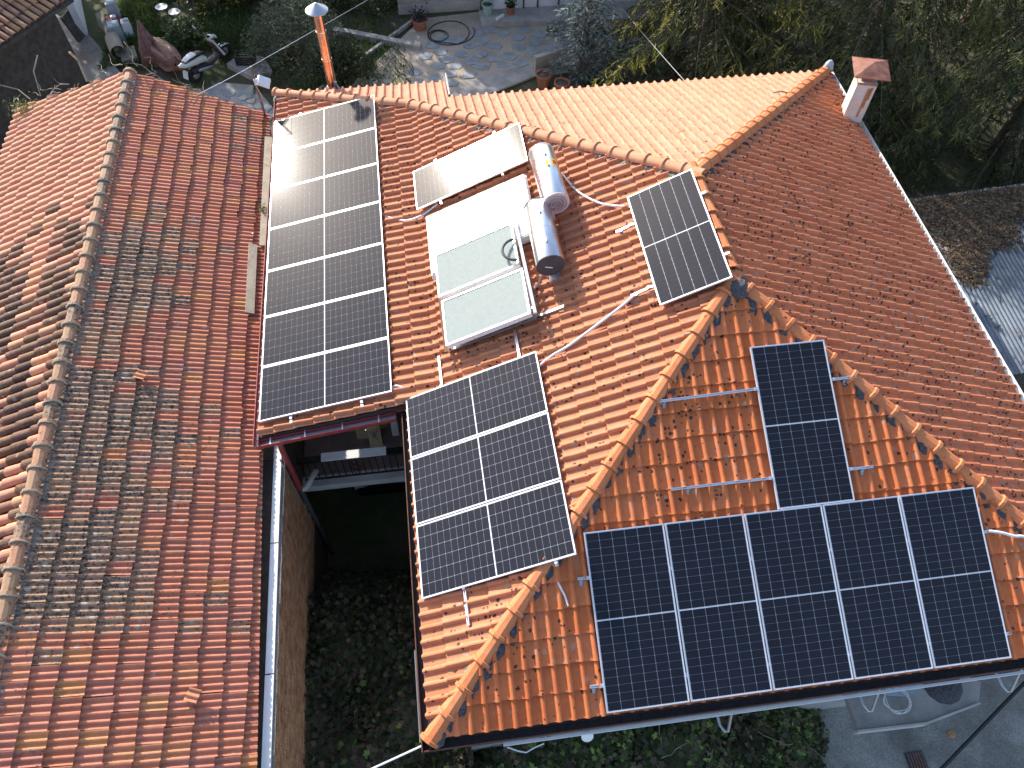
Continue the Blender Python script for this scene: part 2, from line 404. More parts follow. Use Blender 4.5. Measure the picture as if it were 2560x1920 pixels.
TILE_MESH = {}
def tile_mesh(shape, mat, t):
    key = (shape, mat.name, t)
    if key not in TILE_MESH:
        SV, SF = SHAPE[shape]; TILE_MESH[key] = np_mesh('roof_tile', SV, SF, mat, np.tile(np.array(t), (len(SV), 1)))
        me = TILE_MESH[key]; me.polygons.foreach_set('use_smooth', np.ones(len(SF), bool))
    return TILE_MESH[key]
CR = cam.rotation_euler.to_matrix()
def px(p):
    d = CR.transposed() @ (Vector(p)-CAMP)
    if d.z > -.1: return None
    return (1280+1937.2*d.x/-d.z, 960-1937.2*d.y/-d.z)
def lay(fields, mat, house, single, mass, limit=300, hidden=()):
    cand = []
    for fi, f in enumerate(fields):
        for k, (u, v, du, ang, t) in enumerate(f.full):
            c = f.o + f.U*(u+.1) + f.V*(v+.18)
            q = px(c)
            if q is None or not (25 < q[0] < 2535 and 25 < q[1] < 1895): continue
            if any(h(c) for h in hidden): continue
            d = np.array(CAMP)-c; r = np.linalg.norm(d)
            cand.append((-(f.N@d)/r**3, fi, k))
    cand.sort(); pick = {(a, b) for _, a, b in cand[:limit]}
    VV, FF, TT, tri_v, tri_f, tri_t = [], [], [], [], [], []; off = 0
    for fi, f in enumerate(fields):
        SV, SF = SHAPE[f.shape]
        for k, (u, v, du, ang, t) in enumerate(f.full):
            X, Y, Z, o = f.mat4(u, v, du, ang)
            if (fi, k) in pick:
                link(single, tile_mesh(f.shape, mat, t), house, frame(o, X, Y, Z))
            else:
                VV.append(SV[:, :1]*X + SV[:, 1:2]*Y + SV[:, 2:]*Z + o); FF.append(SF+off); off += len(SV); TT.append(np.tile(np.array(t), (len(SV), 1)))
    V = np.concatenate(VV); F = [tuple(q) for q in np.concatenate(FF)]; T = list(np.concatenate(TT)); V = list(V)
    for f in fields:
        for q, t in f.cut:
            o = len(V)
            for p in q: V.append(f.o + f.U*p[0] + f.V*p[1] + f.N*p[2]); T.append(np.array(t))
            F.append(tuple(range(o, o+len(q))))
    me = bpy.data.meshes.new(mass); me.from_pydata([tuple(p) for p in V], [], [tuple(int(i) for i in q) for q in F])
    at = me.color_attributes.new('tint', 'FLOAT_COLOR', 'POINT'); at.data.foreach_set('color', np.array(T, np.float32).ravel())
    me.polygons.foreach_set('use_smooth', np.ones(len(F), bool)); me.materials.append(mat)
    o = link(mass, me, house); o['kind'] = 'stuff'; return o

def pick_tint(base, var=3, grime=0.):
    k = random.choice(range(var)); b = base[k % len(base)]
    return (b[0], b[1], b[2], round(grime*5)/5)

# slope frames: origin, U (right when looking up the slope), V (up the slope)
def unit(a): a = np.array(a, float); return a/np.linalg.norm(a)
VW = unit((1, 0, TW)); VS = unit((0, 1, TS)); VN = unit((0, -1, TN)); VE = unit((-1, 0, TR)); VK = unit((1, 0, TE))
cw, cs, cn, ce, ck = VW[0], VS[1], -VN[1], -VE[0], VK[0]
hs = lambda y: y*TS/TW                                     # south-west hip in plan: x at y

# ------------------------------------------------------------------ ground and setting
G, GS = -4.5, -5.5
def ground_z(x, y):
    t = min(1, max(0, (y-3)/9)); t = t*t*(3-2*t); return GS + (G-GS)*t
gv, gf = [], []
xs = np.concatenate([[-300, -120, -60, -30], np.arange(-20, 30.1, 1.0), [40, 70, 130, 300]]); ys = np.concatenate([[-300, -120, -60, -25], np.arange(-10, 32.1, 1.0), [45, 80, 150, 300]])
for y in ys:
    for x in xs:
        gv.append((x, y, ground_z(x, y) + (random.uniform(-.03, .02) if -20 < x < 30 else 0) - .03))
nx = len(xs)
for j in range(len(ys)-1):
    for i in range(nx-1): gf.append((j*nx+i, j*nx+i+1, (j+1)*nx+i+1, (j+1)*nx+i))
gm = MB(); gm.add(gv, gf); tag(gm.build('ground', M['soil'], smooth=60), kind='structure')
rm = MB(); rm.add([(5.6, -1.6, GS+.03), (6.2, .5, GS+.03), (9.6, .5, GS+.03), (40, 2.2, GS+.03), (40, -40, GS+.03), (-30, -40, GS+.03), (-30, -5, GS+.03), (3.5, -2.6, GS+.03)], [(0,7,6,5,4,3,2,1)])
tag(rm.build('road', M['asphalt']), kind='structure')
gr = MB(); gr.add([(-9.6, 14.9, G+.02), (-5.7, 18.0, G+.02), (-6.2, 20.2, G+.02), (-8.8, 21.8, G+.02), (-9.6, 23.2, G+.02), (-10.4, 24.5, G+.02), (-12.5, 26.6, G+.02), (-20, 22, G+.02), (-19, 12, G+.02)], [tuple(range(9))])
tag(gr.build('gravel_yard', M['gravel']), kind='structure')

# ------------------------------------------------------------------ main house
house = thing('tiled_house', 'large house under the orange hipped tile roof that carries the solar panels', 'house', (0, 0, 0))
def ccw(P):
    a = sum(P[i][0]*P[(i+1) % len(P)][1] - P[(i+1) % len(P)][0]*P[i][1] for i in range(len(P)))
    return P if a > 0 else P[::-1]
uvW = lambda P: ccw([(-y, x/cw) for x, y in P]); uvK = lambda P: ccw([(-y, x/ck) for x, y in P])
uvS = lambda P: ccw([(x, y/cs) for x, y in P]); uvN = lambda P: ccw([(-x, (NY_L-y)/cn) for x, y in P])
uvE = lambda P: ccw([(y, (EXX-x)/ce) for x, y in P])
YV = 5.15
WA = [(-.06, -.06), (hs(YV), YV), (-.06, YV)]
WB = [(KX, YV), (hs(YV), YV), (AX, AY), (AX, RY), (KX, hip_nw(KX))]
KK = [(-2.66, YV), (KX, YV), (KX, hip_nw(KX)), (-2.66, hip_nw(-2.66))]
SS = [(-.03, -.05), (EXX+.03, -.05), (AX, AY)]
NA = [(-2.66, NY_L), (KX, NY_L), (KX, hip_nw(KX)), (-2.66, hip_nw(-2.66))]
NB = [(KX, NY_L), (NOTCH, NY_L), (NOTCH, hip_nw(NOTCH)), (KX, hip_nw(KX))]
NEX = AX + (AZ - NZ(NY_R))/TR
NC = [(NOTCH, NY_R), (NEX, NY_R), (AX, RY), (NOTCH, hip_nw(NOTCH))]
NEY = RY + AZ/TN
EE = [(EXX, -.02), (EXX, NEY), (AX, RY), (AX, AY)]
from mathutils import noise as mn
def nz(x, y, s=1., o=0): return mn.noise(Vector((x*s+o, y*s-o, o*.7)))
def tint_w(u, v):
    y, x = -u, v*cw; g = .30 + .5*nz(x, y, .5) + (.25 if y > 5 else 0)
    return pick_tint([(.50,.190,.088), (.53,.205,.10), (.47,.170,.078), (.50,.195,.095)], 4, max(0, min(.8, g)))
def tint_s(u, v):
    g = .22 + .6*nz(u, v, .6, 3)
    return pick_tint([(.56,.158,.050), (.59,.172,.058), (.53,.142,.045), (.57,.175,.065)], 4, max(0, min(.8, g)))
def tint_n(u, v):
    g = .12 + .3*nz(u, v, .6, 5)
    return pick_tint([(.54,.245,.148), (.57,.268,.166), (.52,.228,.132)], 3, max(0, min(.6, g)))
def tint_e(u, v):
    g = .95 + .8*nz(u, v, .42, 9) + .12*(v > 2.2) - .35*(u > 9)
    return pick_tint([(.52,.170,.072), (.55,.185,.082), (.48,.150,.066), (.53,.18,.082)], 4, max(0, min(1, g)))
fW = Field((0,0,0), (0,-1,0), VW, [uvW(WA), uvW(WB)], 'port', .193, .362, tint_w, v0=-.067)
fK = Field((0,0,KZ), (0,-1,0), VK, [uvK(KK)], 'port', .193, .362, tint_w, v0=KX/ck-9*.362)
fS = Field((0,0,0), (1,0,0), VS, [uvS(SS)], 'port', .196, .360, tint_s, v0=-.055, u0=.345)
fN = Field((0,NY_L,NZ(NY_L)), (-1,0,0), VN, [uvN(NA), uvN(NB), uvN(NC)], 'port', .196, .362, tint_n, jit=.003)
fE = Field((EXX,0,0), (0,1,0), VE, [uvE(EE)], 'port', .196, .362, tint_e)
def under_w1(c): return -2.6 < c[0] < -.35 and 5.4 < c[1] < 13.4
def under_w2(c): return 0 < c[0] < 2.05 and 1.9 < c[1] < 5.1
def under_w3(c): return 4.0 < c[0] < 5.1 and 5.3 < c[1] < 7.6
def under_s1(c): return c[1] < 2.3 and 2.4 < c[0] < 8.0 and c[2] < c[0]*.4 and c[1]*TS > c[2]-.2
def under_s2(c): return 5.2 < c[0] < 6.2 and 2.1 < c[1] < 4.3
def under_sh(c): return .7 < c[0] < 2.9 and 5.9 < c[1] < 9.1
lay([fW, fK, fS, fN, fE], M['tile'], house, 'roof_tile', 'roof_tiles', 300, (under_w1, under_w2, under_w3, under_s1, under_s2, under_sh))

# solid deck under the tiles
dk = MB(); D = .035
def deck(P, zf):
    n = len(P); dk.add([(x, y, zf(x, y)-D) for x, y in P] + [(x, y, zf(x, y)-D-.10) for x, y in P],
        [tuple(range(n)), tuple(range(2*n-1, n-1, -1))] + [(i, n+i, n+(i+1) % n, (i+1) % n) for i in range(n)])
zW = lambda x, y: x*TW; zK = lambda x, y: KZ+x*TE; zS = lambda x, y: y*TS; zN = lambda x, y: NZ(y); zE = lambda x, y: AZ-TR*(x-AX)
for P, zf in ((WA, zW), (WB, zW), (KK, zK), (SS, zS), (NA, zN), (NB, zN), (NC, zN), (EE, zE)): deck(ccw(P), zf)
dk.build('roof', M['deck'], house)

# walls (their tops tuck under the deck)
wl = MB()
wl.prism([(.38, .42), (9.95, .42), (9.95, 12.95), (1.2, 12.95), (.38, 12.95)], -8, -.02)
wl.prism([(-2.30, 8.6), (.37, 8.6), (.37, 14.25), (-2.30, 14.25)], -3.36, -.62)
wl.prism([(-2.30, 8.6), (-2.12, 8.6), (-2.12, 14.25), (-2.30, 14.25)], -8, -3.37); wl.prism([(-2.11, 14.05), (.37, 14.05), (.37, 14.25), (-2.11, 14.25)], -8, -3.37)
wl.prism([(.38, 12.96), (1.1, 12.96), (1.1, 14.25), (.38, 14.25)], -8, -.45)
wl.build('wall', M['house_wall'], house)

# hip and ridge tiles
def ridge_shape(angular, L=.42, r=.125, h=.092):
    if angular: sec = [(-r, -.015), (-r*.72, h*.62), (-r*.30, h), (r*.30, h), (r*.72, h*.62), (r, -.015)]
    else: sec = [(-r*math.cos(a), h*1.12*math.sin(a)-.01) for a in np.linspace(0, math.pi, 9)]
    m = MB(); n = len(sec)
    st = [(0, 1.16, .014), (.045, 1.16, .014), (.055, 1.0, 0), (L, .84, 0)]
    V = []
    for y, k, dz in st: V += [(x*k, y, z*k+dz) for x, z in sec]
    F = []
    for s in range(3):
        for i in range(n-1): F.append((s*n+i, s*n+n+i, s*n+n+i+1, s*n+i+1)[::-1])
    o = len(V); V += [(x*1.16, 0, z*1.16+.014) for x, z in sec] + [(x*1.0, .003, z*1.0-.004) for x, z in sec]
    for i in range(n-1): F.append((o+i, o+i+1, o+n+i+1, o+n+i)[::-1])
    return np.array(V, float), np.array(F)
def ridge_mesh(angular, mat, t):
    V, F = ridge_shape(angular); me = np_mesh('ridge_tile', V, F, mat, np.tile(np.array(t), (len(V), 1)))
    me.polygons.foreach_set('use_smooth', np.ones(len(F), bool)); me.set_sharp_from_angle(angle=rad(24 if angular else 40)); return me
def run_ridge(parent, a, b, n1, n2, mesh_list, step=.365, lift=.05, start=0., name='ridge_tile'):
    a, b = Vector(a), Vector(b); Y = (b-a).normalized(); L = (b-a).length
    Z0 = (Vector(n1)+Vector(n2)); X = Y.cross(Z0).normalized(); Z = X.cross(Y)
    s = start
    while s < L-.12:
        o = a + Y*s + Z*(lift+random.uniform(-.006, .006))
        ang = random.gauss(0, .012); R = Matrix.Rotation(ang, 3, Z)
        link(name, random.choice(mesh_list), parent, frame(o, R @ X, R @ Y, Z)); s += step*random.uniform(.985, 1.015)
def mortar(mb, a, b, side, nrm, w, t, step=.05, rough=.5, off=0., lift=.0):
    """ragged strip of mortar beside a hip"""
    a, b = Vector(a), Vector(b); Y = (b-a).normalized(); L = (b-a).length; S = Vector(side).normalized(); N = Vector(nrm).normalized()
    n = max(3, int(L/step)); V = []; F = []
    for i in range(n+1):
        s = L*i/n; k = random.uniform(1-rough, 1+rough)*(.65+.7*abs(nz(s, 0, 2.1, L))); p = a+Y*s+N*lift
        h = t*random.uniform(.5, 1.3)
        V += [p+S*(off-.06)+N*h*1.1, p+S*(off+w*k*.5)+N*h*random.uniform(.6, 1.1), p+S*(off+w*k)+N*.004, p+S*(off+w*k)-N*.05]
    for i in range(n):
        for k in range(3): F.append((i*4+k, i*4+4+k, i*4+5+k, i*4+1+k)[::-1])
    mb.add(V, F)
NWv, NSv, NNv, NEv, NKv = (-TW, 0, 1), (0, -TS, 1), (0, TN, 1), (TR, 0, 1), (-TE, 0, 1)
ap = (AX, AY, AZ); r2 = (AX, RY, AZ); kp = (KX, hip_nw(KX), KX*TW); nw = (-2.72, hip_nw(-2.72), KZ-2.72*TE)
sw = (-.08, -.08*TW/TS, -.036); se = (EXX, 0, 0); ne = (EXX, NEY, 0)
ang_o = [ridge_mesh(True, M['tile'], t) for t in ((.58,.20,.078,.0), (.60,.215,.088,.0), (.56,.185,.07,.2))]
rnd_o = [ridge_mesh(False, M['tile'], t) for t in ((.53,.25,.135,.0), (.56,.265,.145,.0), (.50,.235,.125,.2))]
run_ridge(house, sw, ap, NWv, NSv, ang_o, .40, lift=.004)
run_ridge(house, se, ap, NEv, NSv, ang_o, .40, lift=.004)
run_ridge(house, ap, r2, NWv, NEv, ang_o, .40, start=.1)
run_ridge(house, kp, r2, NWv, NNv, rnd_o, .37)
run_ridge(house, nw, kp, NKv, NNv, rnd_o, .37)
run_ridge(house, ne, r2, NEv, NNv, ang_o, .40)
def hside(v): return (v[0], v[1], v[2])
m1 = MB()
mortar(m1, sw, ap, (.70, -.70, -.25), NSv, .085, .045, rough=.45, off=.125)
mortar(m1, se, ap, (-.70, -.70, -.3), NSv, .13, .045, rough=.45, off=.12)
mortar(m1, ap, r2, (1, 0, -.43), NEv, .07, .045, rough=.8, off=.11)
mortar(m1, ne, r2, (.75, -.6, -.3), NEv, .10, .05, rough=.8, off=.12)
m1.lathe((AX+.03, AY-.12, AZ-.07), [(.24, 0), (.2, .07), (.1, .13)], 9)
m1.build('dark_mortar', M['mortar_dark'], house)
m2 = MB()
mortar(m2, kp, r2, (-.62, -.70, -.28), NWv, .12, .05, rough=.6, off=.11)
mortar(m2, nw, kp, (-.30, -.9, -.07), NKv, .13, .055, rough=.6, off=.10)
mortar(m2, sw, ap, (-.70, .70, -.3), NWv, .03, .03, rough=.8, off=.11)
m2.build('mortar', M['mortar'], house)

# gutters, fascias
def channel(name, a, b, wd, ht, mat, out, parent=house, inner=None):
    """open gutter: outer wall, floor, inner wall; out = horizontal direction away from the house"""
    a, b = Vector(a), Vector(b); o = Vector(out); m = MB()
    m.span(a+o*wd+Vector((0,0,-ht/2)), b+o*wd+Vector((0,0,-ht/2)), .012, ht)
    m.span(a+o*.0+Vector((0,0,-ht/2)), b+o*.0+Vector((0,0,-ht/2)), .010, ht)
    m.cur = 1
    m.span(a+o*wd/2+Vector((0,0,-ht)), b+o*wd/2+Vector((0,0,-ht)), wd-.013, .010)
    m.cur = 0
    m.tube([a+o*(wd+.004), b+o*(wd+.004)], .011, 6)
    return m.build(name, [mat, inner or mat], parent)
channel('gutter', (-.06, YV-.1, -.05), (-.06, -.2, -.05), .105, .10, M['brown_paint'], (-1, 0, 0), inner=M['gutter_dark'])
channel('gutter', (-.17, -.055, -.07), (10.5, -.055, -.07), .13, .10, M['brown_paint'], (0, -1, 0), inner=M['gutter_dark'])
channel('gutter', (EXX+.035, -.15, .0), (EXX+.035, NEY+.1, .0), .10, .09, M['white_paint'], (1, 0, 0))
channel('gutter', (NOTCH+.03, NY_R+.03, NZ(NY_R)-.07), (EXX+.1, NY_R+.03, NZ(NY_R)-.07), .10, .09, M['red_paint'], (0, 1, 0), inner=M['gutter_dark'])
channel('gutter', (-2.75, NY_L+.05, NZ(NY_L)-.06), (NOTCH, NY_L+.05, NZ(NY_L)-.06), .09, .09, M['red_paint'], (0, 1, 0), inner=M['gutter_dark'])
channel('gutter', (-2.665, NY_L, -.49), (-2.665, 5.02, -.49), .075, .10, M['red_paint'], (-1, 0, 0), inner=M['galv'])
sg = channel('gutter', (-2.70, YV-.02, -.55), (-.28, YV-.02, -.10), .12, .09, M['red_paint'], (0, -1, 0), inner=M['galv'])
for f in (.1, .35, .62, .88):
    x = -2.70+2.42*f; mm = MB(); mm.span((x, YV-.01, -.55+.45*f+.01), (x, YV-.15, -.55+.45*f+.01), .02, .004); mm.build('gutter_bracket', M['galv'], house)
fb = MB(); fb.span((.9, -.215, -.24), (10.5, -.215, -.24), .035, .05); fb.build('fascia', M['white_paint'], house)
fb = MB(); fb.span((-.02, -.02, -.14), (10.3, -.02, -.14), .03, .12); fb.span((-.02, -.0, -.11), (-.02, YV-.1, -.11), .03, .12); fb.build('fascia', M['brown_paint'], house)
fb = MB(); fb.span((-2.62, YV+.02, -.60), (-.05, YV+.02, -.06), .03, .10); fb.build('fascia', M['red_paint'], house)
sf = MB(); sf.add([(-.03, -.03, -.21), (10.3, -.03, -.21), (10.3, .43, -.21), (-.03, .43, -.21)], [(0, 1, 2, 3)]); sf.add([(-.03, .43, -.212), (.39, .43, -.212), (.39, YV, -.212), (-.03, YV, -.212)], [(0, 1, 2, 3)])
sf.build('soffit', M['dark_wood'], house)
fl = MB(); fl.add([(NOTCH+.02, NY_R+.05, -.1), (NOTCH+.02, NY_L+.06, NZ(NY_L)-.15), (NOTCH+.02, NY_L+.10, NZ(NY_L)+.22), (NOTCH+.02, NY_R+.05, .13), (NOTCH+.05, NY_R+.05, -.1), (NOTCH+.05, NY_L+.06, NZ(NY_L)-.15), (NOTCH+.05, NY_L+.10, NZ(NY_L)+.22), (NOTCH+.05, NY_R+.05, .13)],
       [(0,1,2,3), (7,6,5,4), (0,4,5,1), (1,5,6,2), (2,6,7,3)]); fl.build('flashing', M['galv'], house)
gp = MB(); gp.box((EXX-.01, 6.7, -.015), (.06, 13.2, .03)); gp.build('verge_mortar', M['mortar_pale'], house)

# balcony under the flat part of the roof
bs = MB(); bs.box((-1.05, 7.10, -3.28), (2.82, 2.98, .16)); bs.build('balcony_slab', M['floor_tile'], house)
be = MB(); be.box((-1.05, 5.60, -3.24), (2.84, .24, .20)); be.build('balcony_edge', M['concrete_pale'], house)
for i in range(9):
    for j in range(9):
        if i == 0 and j == 0:
            tb = MB(); tb.box((0, 0, 0), (.30, .30, .012)); t0 = tb.build('floor_tile', M['floor_tile'], house); t0.location = (-2.28+.31*i, 5.90+.31*j, -3.194)
        else:
            t = t0.copy(); COL.objects.link(t); t.parent = house; t.location = (-2.28+.31*i, 5.90+.31*j, -3.194+random.uniform(-.002, .002))
# railing: a part with balusters and scroll work
rl = MB(); rl.span((-2.40, 5.60, -2.24), (.30, 5.60, -2.24), .12, .045)
rail = rl.build('balcony_railing', M['iron'], house)
rb = MB(); rb.span((-2.40, 5.60, -3.06), (.30, 5.60, -3.06), .03, .03); rb.span((-2.40, 5.60, -2.36), (.30, 5.60, -2.36), .03, .02); rb.build('rail_bar', M['iron'], rail)
for k in range(21):
    x = -2.36+k*.132
    bb = MB(); bb.box((x, 5.60, -2.71), (.018, .018, .70)); bb.build('baluster', M['iron'], rail)
for xc in (-1.33, -.10):
    sc = MB()
    for sx in (-1, 1):
        for sz in (-1, 1):
            sc.tube([(xc+sx*(.03+.05*math.sin(t)*t/3), 5.59, -2.71+sz*(.04+.085*t-.02*math.cos(2*t))) for t in np.linspace(0, 3.2, 12)], .008, 5)
    sc.tube([(xc+.09*math.cos(t), 5.59, -2.71+.11*math.sin(t)) for t in np.linspace(0, 6.3, 14)], .007, 5)
    sc.build('scroll', M['iron'], rail)
dp = MB(); dp.tube([(-2.32, 5.06, -.56), (-2.30, 4.97, -.72), (-2.30, 4.95, -2.14)], .052, 10); dp.build('downpipe', M['red_paint'], house, 40, 'dark red upper length of the downpipe')
dp = MB(); dp.tube([(-2.30, 4.95, -2.12), (-2.29, 4.95, -2.5), (-2.27, 4.96, -5.9)], .047, 10); dp.build('downpipe', M['dark_grey'], house, 40, 'dark grey lower length of the downpipe')
dp = MB(); dp.tube([(-2.29, 4.96, -2.20), (-2.22, 4.99, -2.24), (-2.14, 5.08, -2.20), (-2.09, 5.22, -2.22), (-2.05, 5.40, -2.36)], .055, 10); dp.build('pipe_elbow', M['concrete_pale'], house, 40)
dp = MB(); dp.tube([(-2.335, 4.80, -.7), (-2.335, 4.82, -2.6), (-2.32, 4.84, -2.75), (-2.30, 4.86, -2.66)], .012, 6); dp.build('cable', M['galv'], house)

# ------------------------------------------------------------------ solar panels
PW, PL = 1.134, 2.38
def box_mesh(name, boxes, mat):
    m = MB()
    for c, d in boxes: m.box(c, d)
    me = bpy.data.meshes.new(name); me.from_pydata(m.v, [], m.f); me.materials.append(mat); return me
FRM = box_mesh('frame', [((.006, PL/2, -.0175), (.012, PL, .036)), ((PW-.006, PL/2, -.0175), (.012, PL, .036)), ((PW/2, .006, -.0172), (PW-.024, .012, .0354)), ((PW/2, PL-.006, -.0172), (PW-.024, .012, .0354))], M['frame'])
BKS = box_mesh('backsheet', [((PW/2, PL/2, -.0065), (PW-.024, PL-.024, .007))], M['backsheet'])
CX = (PW-.044)/6; CYH = (PL/2-.022-.009)/11
cm = MB(); a_, b_, ch = CX/2-.0021, CYH/2-.0012, .004
cm.add([(-a_+ch, -b_, 0), (a_-ch, -b_, 0), (a_, -b_+ch, 0), (a_, b_-ch, 0), (a_-ch, b_, 0), (-a_+ch, b_, 0), (-a_, b_-ch, 0), (-a_, -b_+ch, 0)], [tuple(range(8))])
CELL = bpy.data.meshes.new('solar_cell'); CELL.from_pydata(cm.v, [], cm.f); CELL.materials.append(M['cell'])
def solar_panel(mw, label, group):
    t = thing('solar_module', label, 'solar panel', mw=mw, group=group)
    link('frame', FRM, t); link('backsheet', BKS, t)
    for j in range(22):
        y = .022+CYH*(j+.5) if j < 11 else PL/2+.009+CYH*(j-11+.5)
        for i in range(6):
            c = bpy.data.objects.new('solar_cell', CELL); COL.objects.link(c); c.parent = t; c.location = (.022+CX*(i+.5), y, -.0015)
    return t
def pose(o, long_dir, n, flip=1):
    Y = Vector(long_dir).normalized(); Z = Vector(n); Z = (Z - Y*Z.dot(Y)).normalized(); X = Y.cross(Z); return frame(o, X, Y, Z)
# array on the flatter west strip: seven panels, long side up the slope
a1 = rad(12.33); Y1 = Vector((math.cos(a1), .0061, math.sin(a1))); Z1 = Vector((-math.sin(a1), 0, math.cos(a1)))
D1 = Vector((-.0061, 1, -.0014)).normalized()
W1O = Vector((-2.6246, 5.371, -.3344))
ordw = ['southernmost panel of the long seven-panel array, beside the open balcony', 'second panel from the balcony end of the long seven-panel array', 'third panel from the balcony end of the long seven-panel array',
        'middle panel of the long seven-panel array beside the old roof', 'third panel from the flue end of the long seven-panel array', 'second panel from the flue end of the long seven-panel array', 'hazy panel by the flue with the floodlight shadow, in the long array']
for k in range(7):
    o = W1O + D1*((PW+.02)*k + PW)
    solar_panel(pose(o, Y1, Z1), ordw[k], 'seven panels of the long array')
a2 = rad(24.0); Y2 = Vector((math.cos(a2), .0138, math.sin(a2))); Z2 = Vector((-math.sin(a2), 0, math.cos(a2))); D2 = Vector((-.0138, 1, 0)).normalized()
for k, l in enumerate(('lowest of the three panels beside the courtyard, over the hip corner', 'middle of the three panels beside the overgrown courtyard', 'uppermost of the three panels beside the courtyard, nearest the water heaters')):
    solar_panel(pose(Vector((-.030, 1.7806, .129)) + D2*((PW+.02)*k + PW), Y2, Z2), l, 'three panels beside the courtyard')
a3 = rad(27.02)
solar_panel(pose((3.9815, 5.2617, 1.974), (0, 1, 0), (-math.sin(a3), 0, math.cos(a3))), 'single grey panel standing beside the short ridge at the roof top', None)
solar_panel(pose((.3815, 10.563, .359), (2.164, .037, .990), Vector((2.164, .037, .99)).cross(Vector((-.019, 1.133, -.036)))), 'single glaring panel reflecting the sun beside the white sheet', None)
aS = rad(22.964)
YS = (0, math.cos(aS), math.sin(aS)); ZS = (0, -math.sin(aS), math.cos(aS))
for k, l in enumerate(('black panel at the hip end of the five-panel front row', 'second black panel from the hip end of the five-panel front row', 'centre panel of the five-panel front row above the eave', 'fourth black panel from the hip end of the front row', 'black panel at the street end of the front row, with white conduit beside it')):
    solar_panel(pose((2.3109+(PW+.02)*k, -.0637, .1142), YS, ZS), l, 'five panels of the front row')
solar_panel(pose((5.1222, 2.1334, 1.0452), YS, ZS), 'single black panel standing upright above the front row between bare rails', None)

# mounting rails (each a thing) with clamps
def rail_thing(a, b, n, label, clamps=(), foot=None, r=.04):
    a, b = Vector(a), Vector(b); t = thing('mounting_rail', label, 'mounting rail', a, group='aluminium mounting rails')
    d = b-a; L = d.length; d.normalize(); Z = Vector(n).normalized(); X = d.cross(Z).normalized(); Z = X.cross(d)
    mw = frame((0,0,0), X, d, Z)
    m = MB(); m.box((-.013, L/2, 0), (.012, L, r)); m.box((.013, L/2, 0), (.012, L, r)); m.box((0, L/2, -.012), (.014, L, .012))
    o = m.build('rail', M['alu'], t); o.matrix_local = mw
    for s in clamps:
        m = MB(); m.box((0, s, .028), (.05, .035, .022)); m.box((0, s+.02, .040), (.04, .03, .006)); m.lathe((0, s, .04), [(.009, 0), (.009, .012)], 6)
        c = m.build('clamp', M['alu'], t); c.matrix_local = mw
    if foot is not None:
        for s in foot:
            m = MB(); m.box((.045, s, -.045), (.035, .05, .012)); m.box((.03, s, -.02), (.008, .05, .07)); m.box((.075, s, -.055), (.05, .035, .008))
            c = m.build('foot', M['galv'], t); c.matrix_local = mw
    return t
rail_thing((3.63, 3.735, 1.675), (6.66, 3.795, 1.700), NSv, 'upper of the two long rails crossing under the upright black panel', (1.47, 2.66), (.10, 2.86))
rail_thing((3.63, 2.566, 1.178), (6.645, 2.564, 1.177), NSv, 'lower of the two long rails crossing under the upright black panel', (1.46, 2.66), (.25, 2.86))
def SZ(y, h=.075): return y*TS+h
rail_thing((2.15, 1.588, SZ(1.588)), (8.19, 1.555, SZ(1.555)), NSv, 'upper rail under the front row, its stub poking out by the hip', (.14, 1.31, 2.46, 3.62, 4.77, 5.93), (.05,))
rail_thing((2.135, .282, SZ(.282)), (8.17, .25, SZ(.25)), NSv, 'lower rail under the front row, close to the eave', (.155, 1.33, 2.48, 3.63, 4.78, 5.93), (.05,))
def WZ(x, h=.075): return x*TW+h
rail_thing((.545, 5.90, WZ(.545)), (.60, 1.255, WZ(.60)), NWv, 'rail nearer the courtyard under the three panels, long ends showing', (.62, 1.78, 2.94, 4.1), (.25, 4.35))
rail_thing((1.845, 5.86, WZ(1.845)), (1.885, 1.74, WZ(1.885)), NWv, 'rail farther up the slope under the three panels', (.58, 1.74, 2.9, 4.06), (.2,))
def W3Z(x): return 1.974+(x-3.98)*math.tan(a3)-.075
rail_thing((3.70, 7.06, W3Z(3.70)), (5.10, 7.09, W3Z(5.10)), (-.45, 0, 1), 'rail under the farther end of the panel beside the ridge', (.26, 1.32), (.08,))
rail_thing((3.66, 5.68, W3Z(3.66)), (5.10, 5.75, W3Z(5.10)), (-.45, 0, 1), 'rail under the nearer end of the panel beside the ridge, where the conduit ends', (.30, 1.36), (.08,))
def KZZ(x): return -.3344+(x+2.62)*math.tan(a1)-.075
rail_thing((-2.08, 13.58, KZZ(-2.08)), (-2.06, 5.24, KZZ(-2.06)), NKv, 'rail near the lower edge of the long array', (.13, 8.23), ())
rail_thing((-.82, 13.58, KZZ(-.82)), (-.82, 5.24, KZZ(-.82)), NKv, 'rail near the upper edge of the long array', (.13, 8.23), ())
rail_thing((.86, 10.63, .40+.20-.04), (.88, 9.34, .40+.22-.05), NWv, 'rail under the lower end of the glaring panel', (.05, 1.2), ())
rail_thing((2.06, 10.64, 1.02+.10), (2.08, 9.36, 1.05+.10), NWv, 'rail under the upper end of the glaring panel', (.05, 1.2), ())

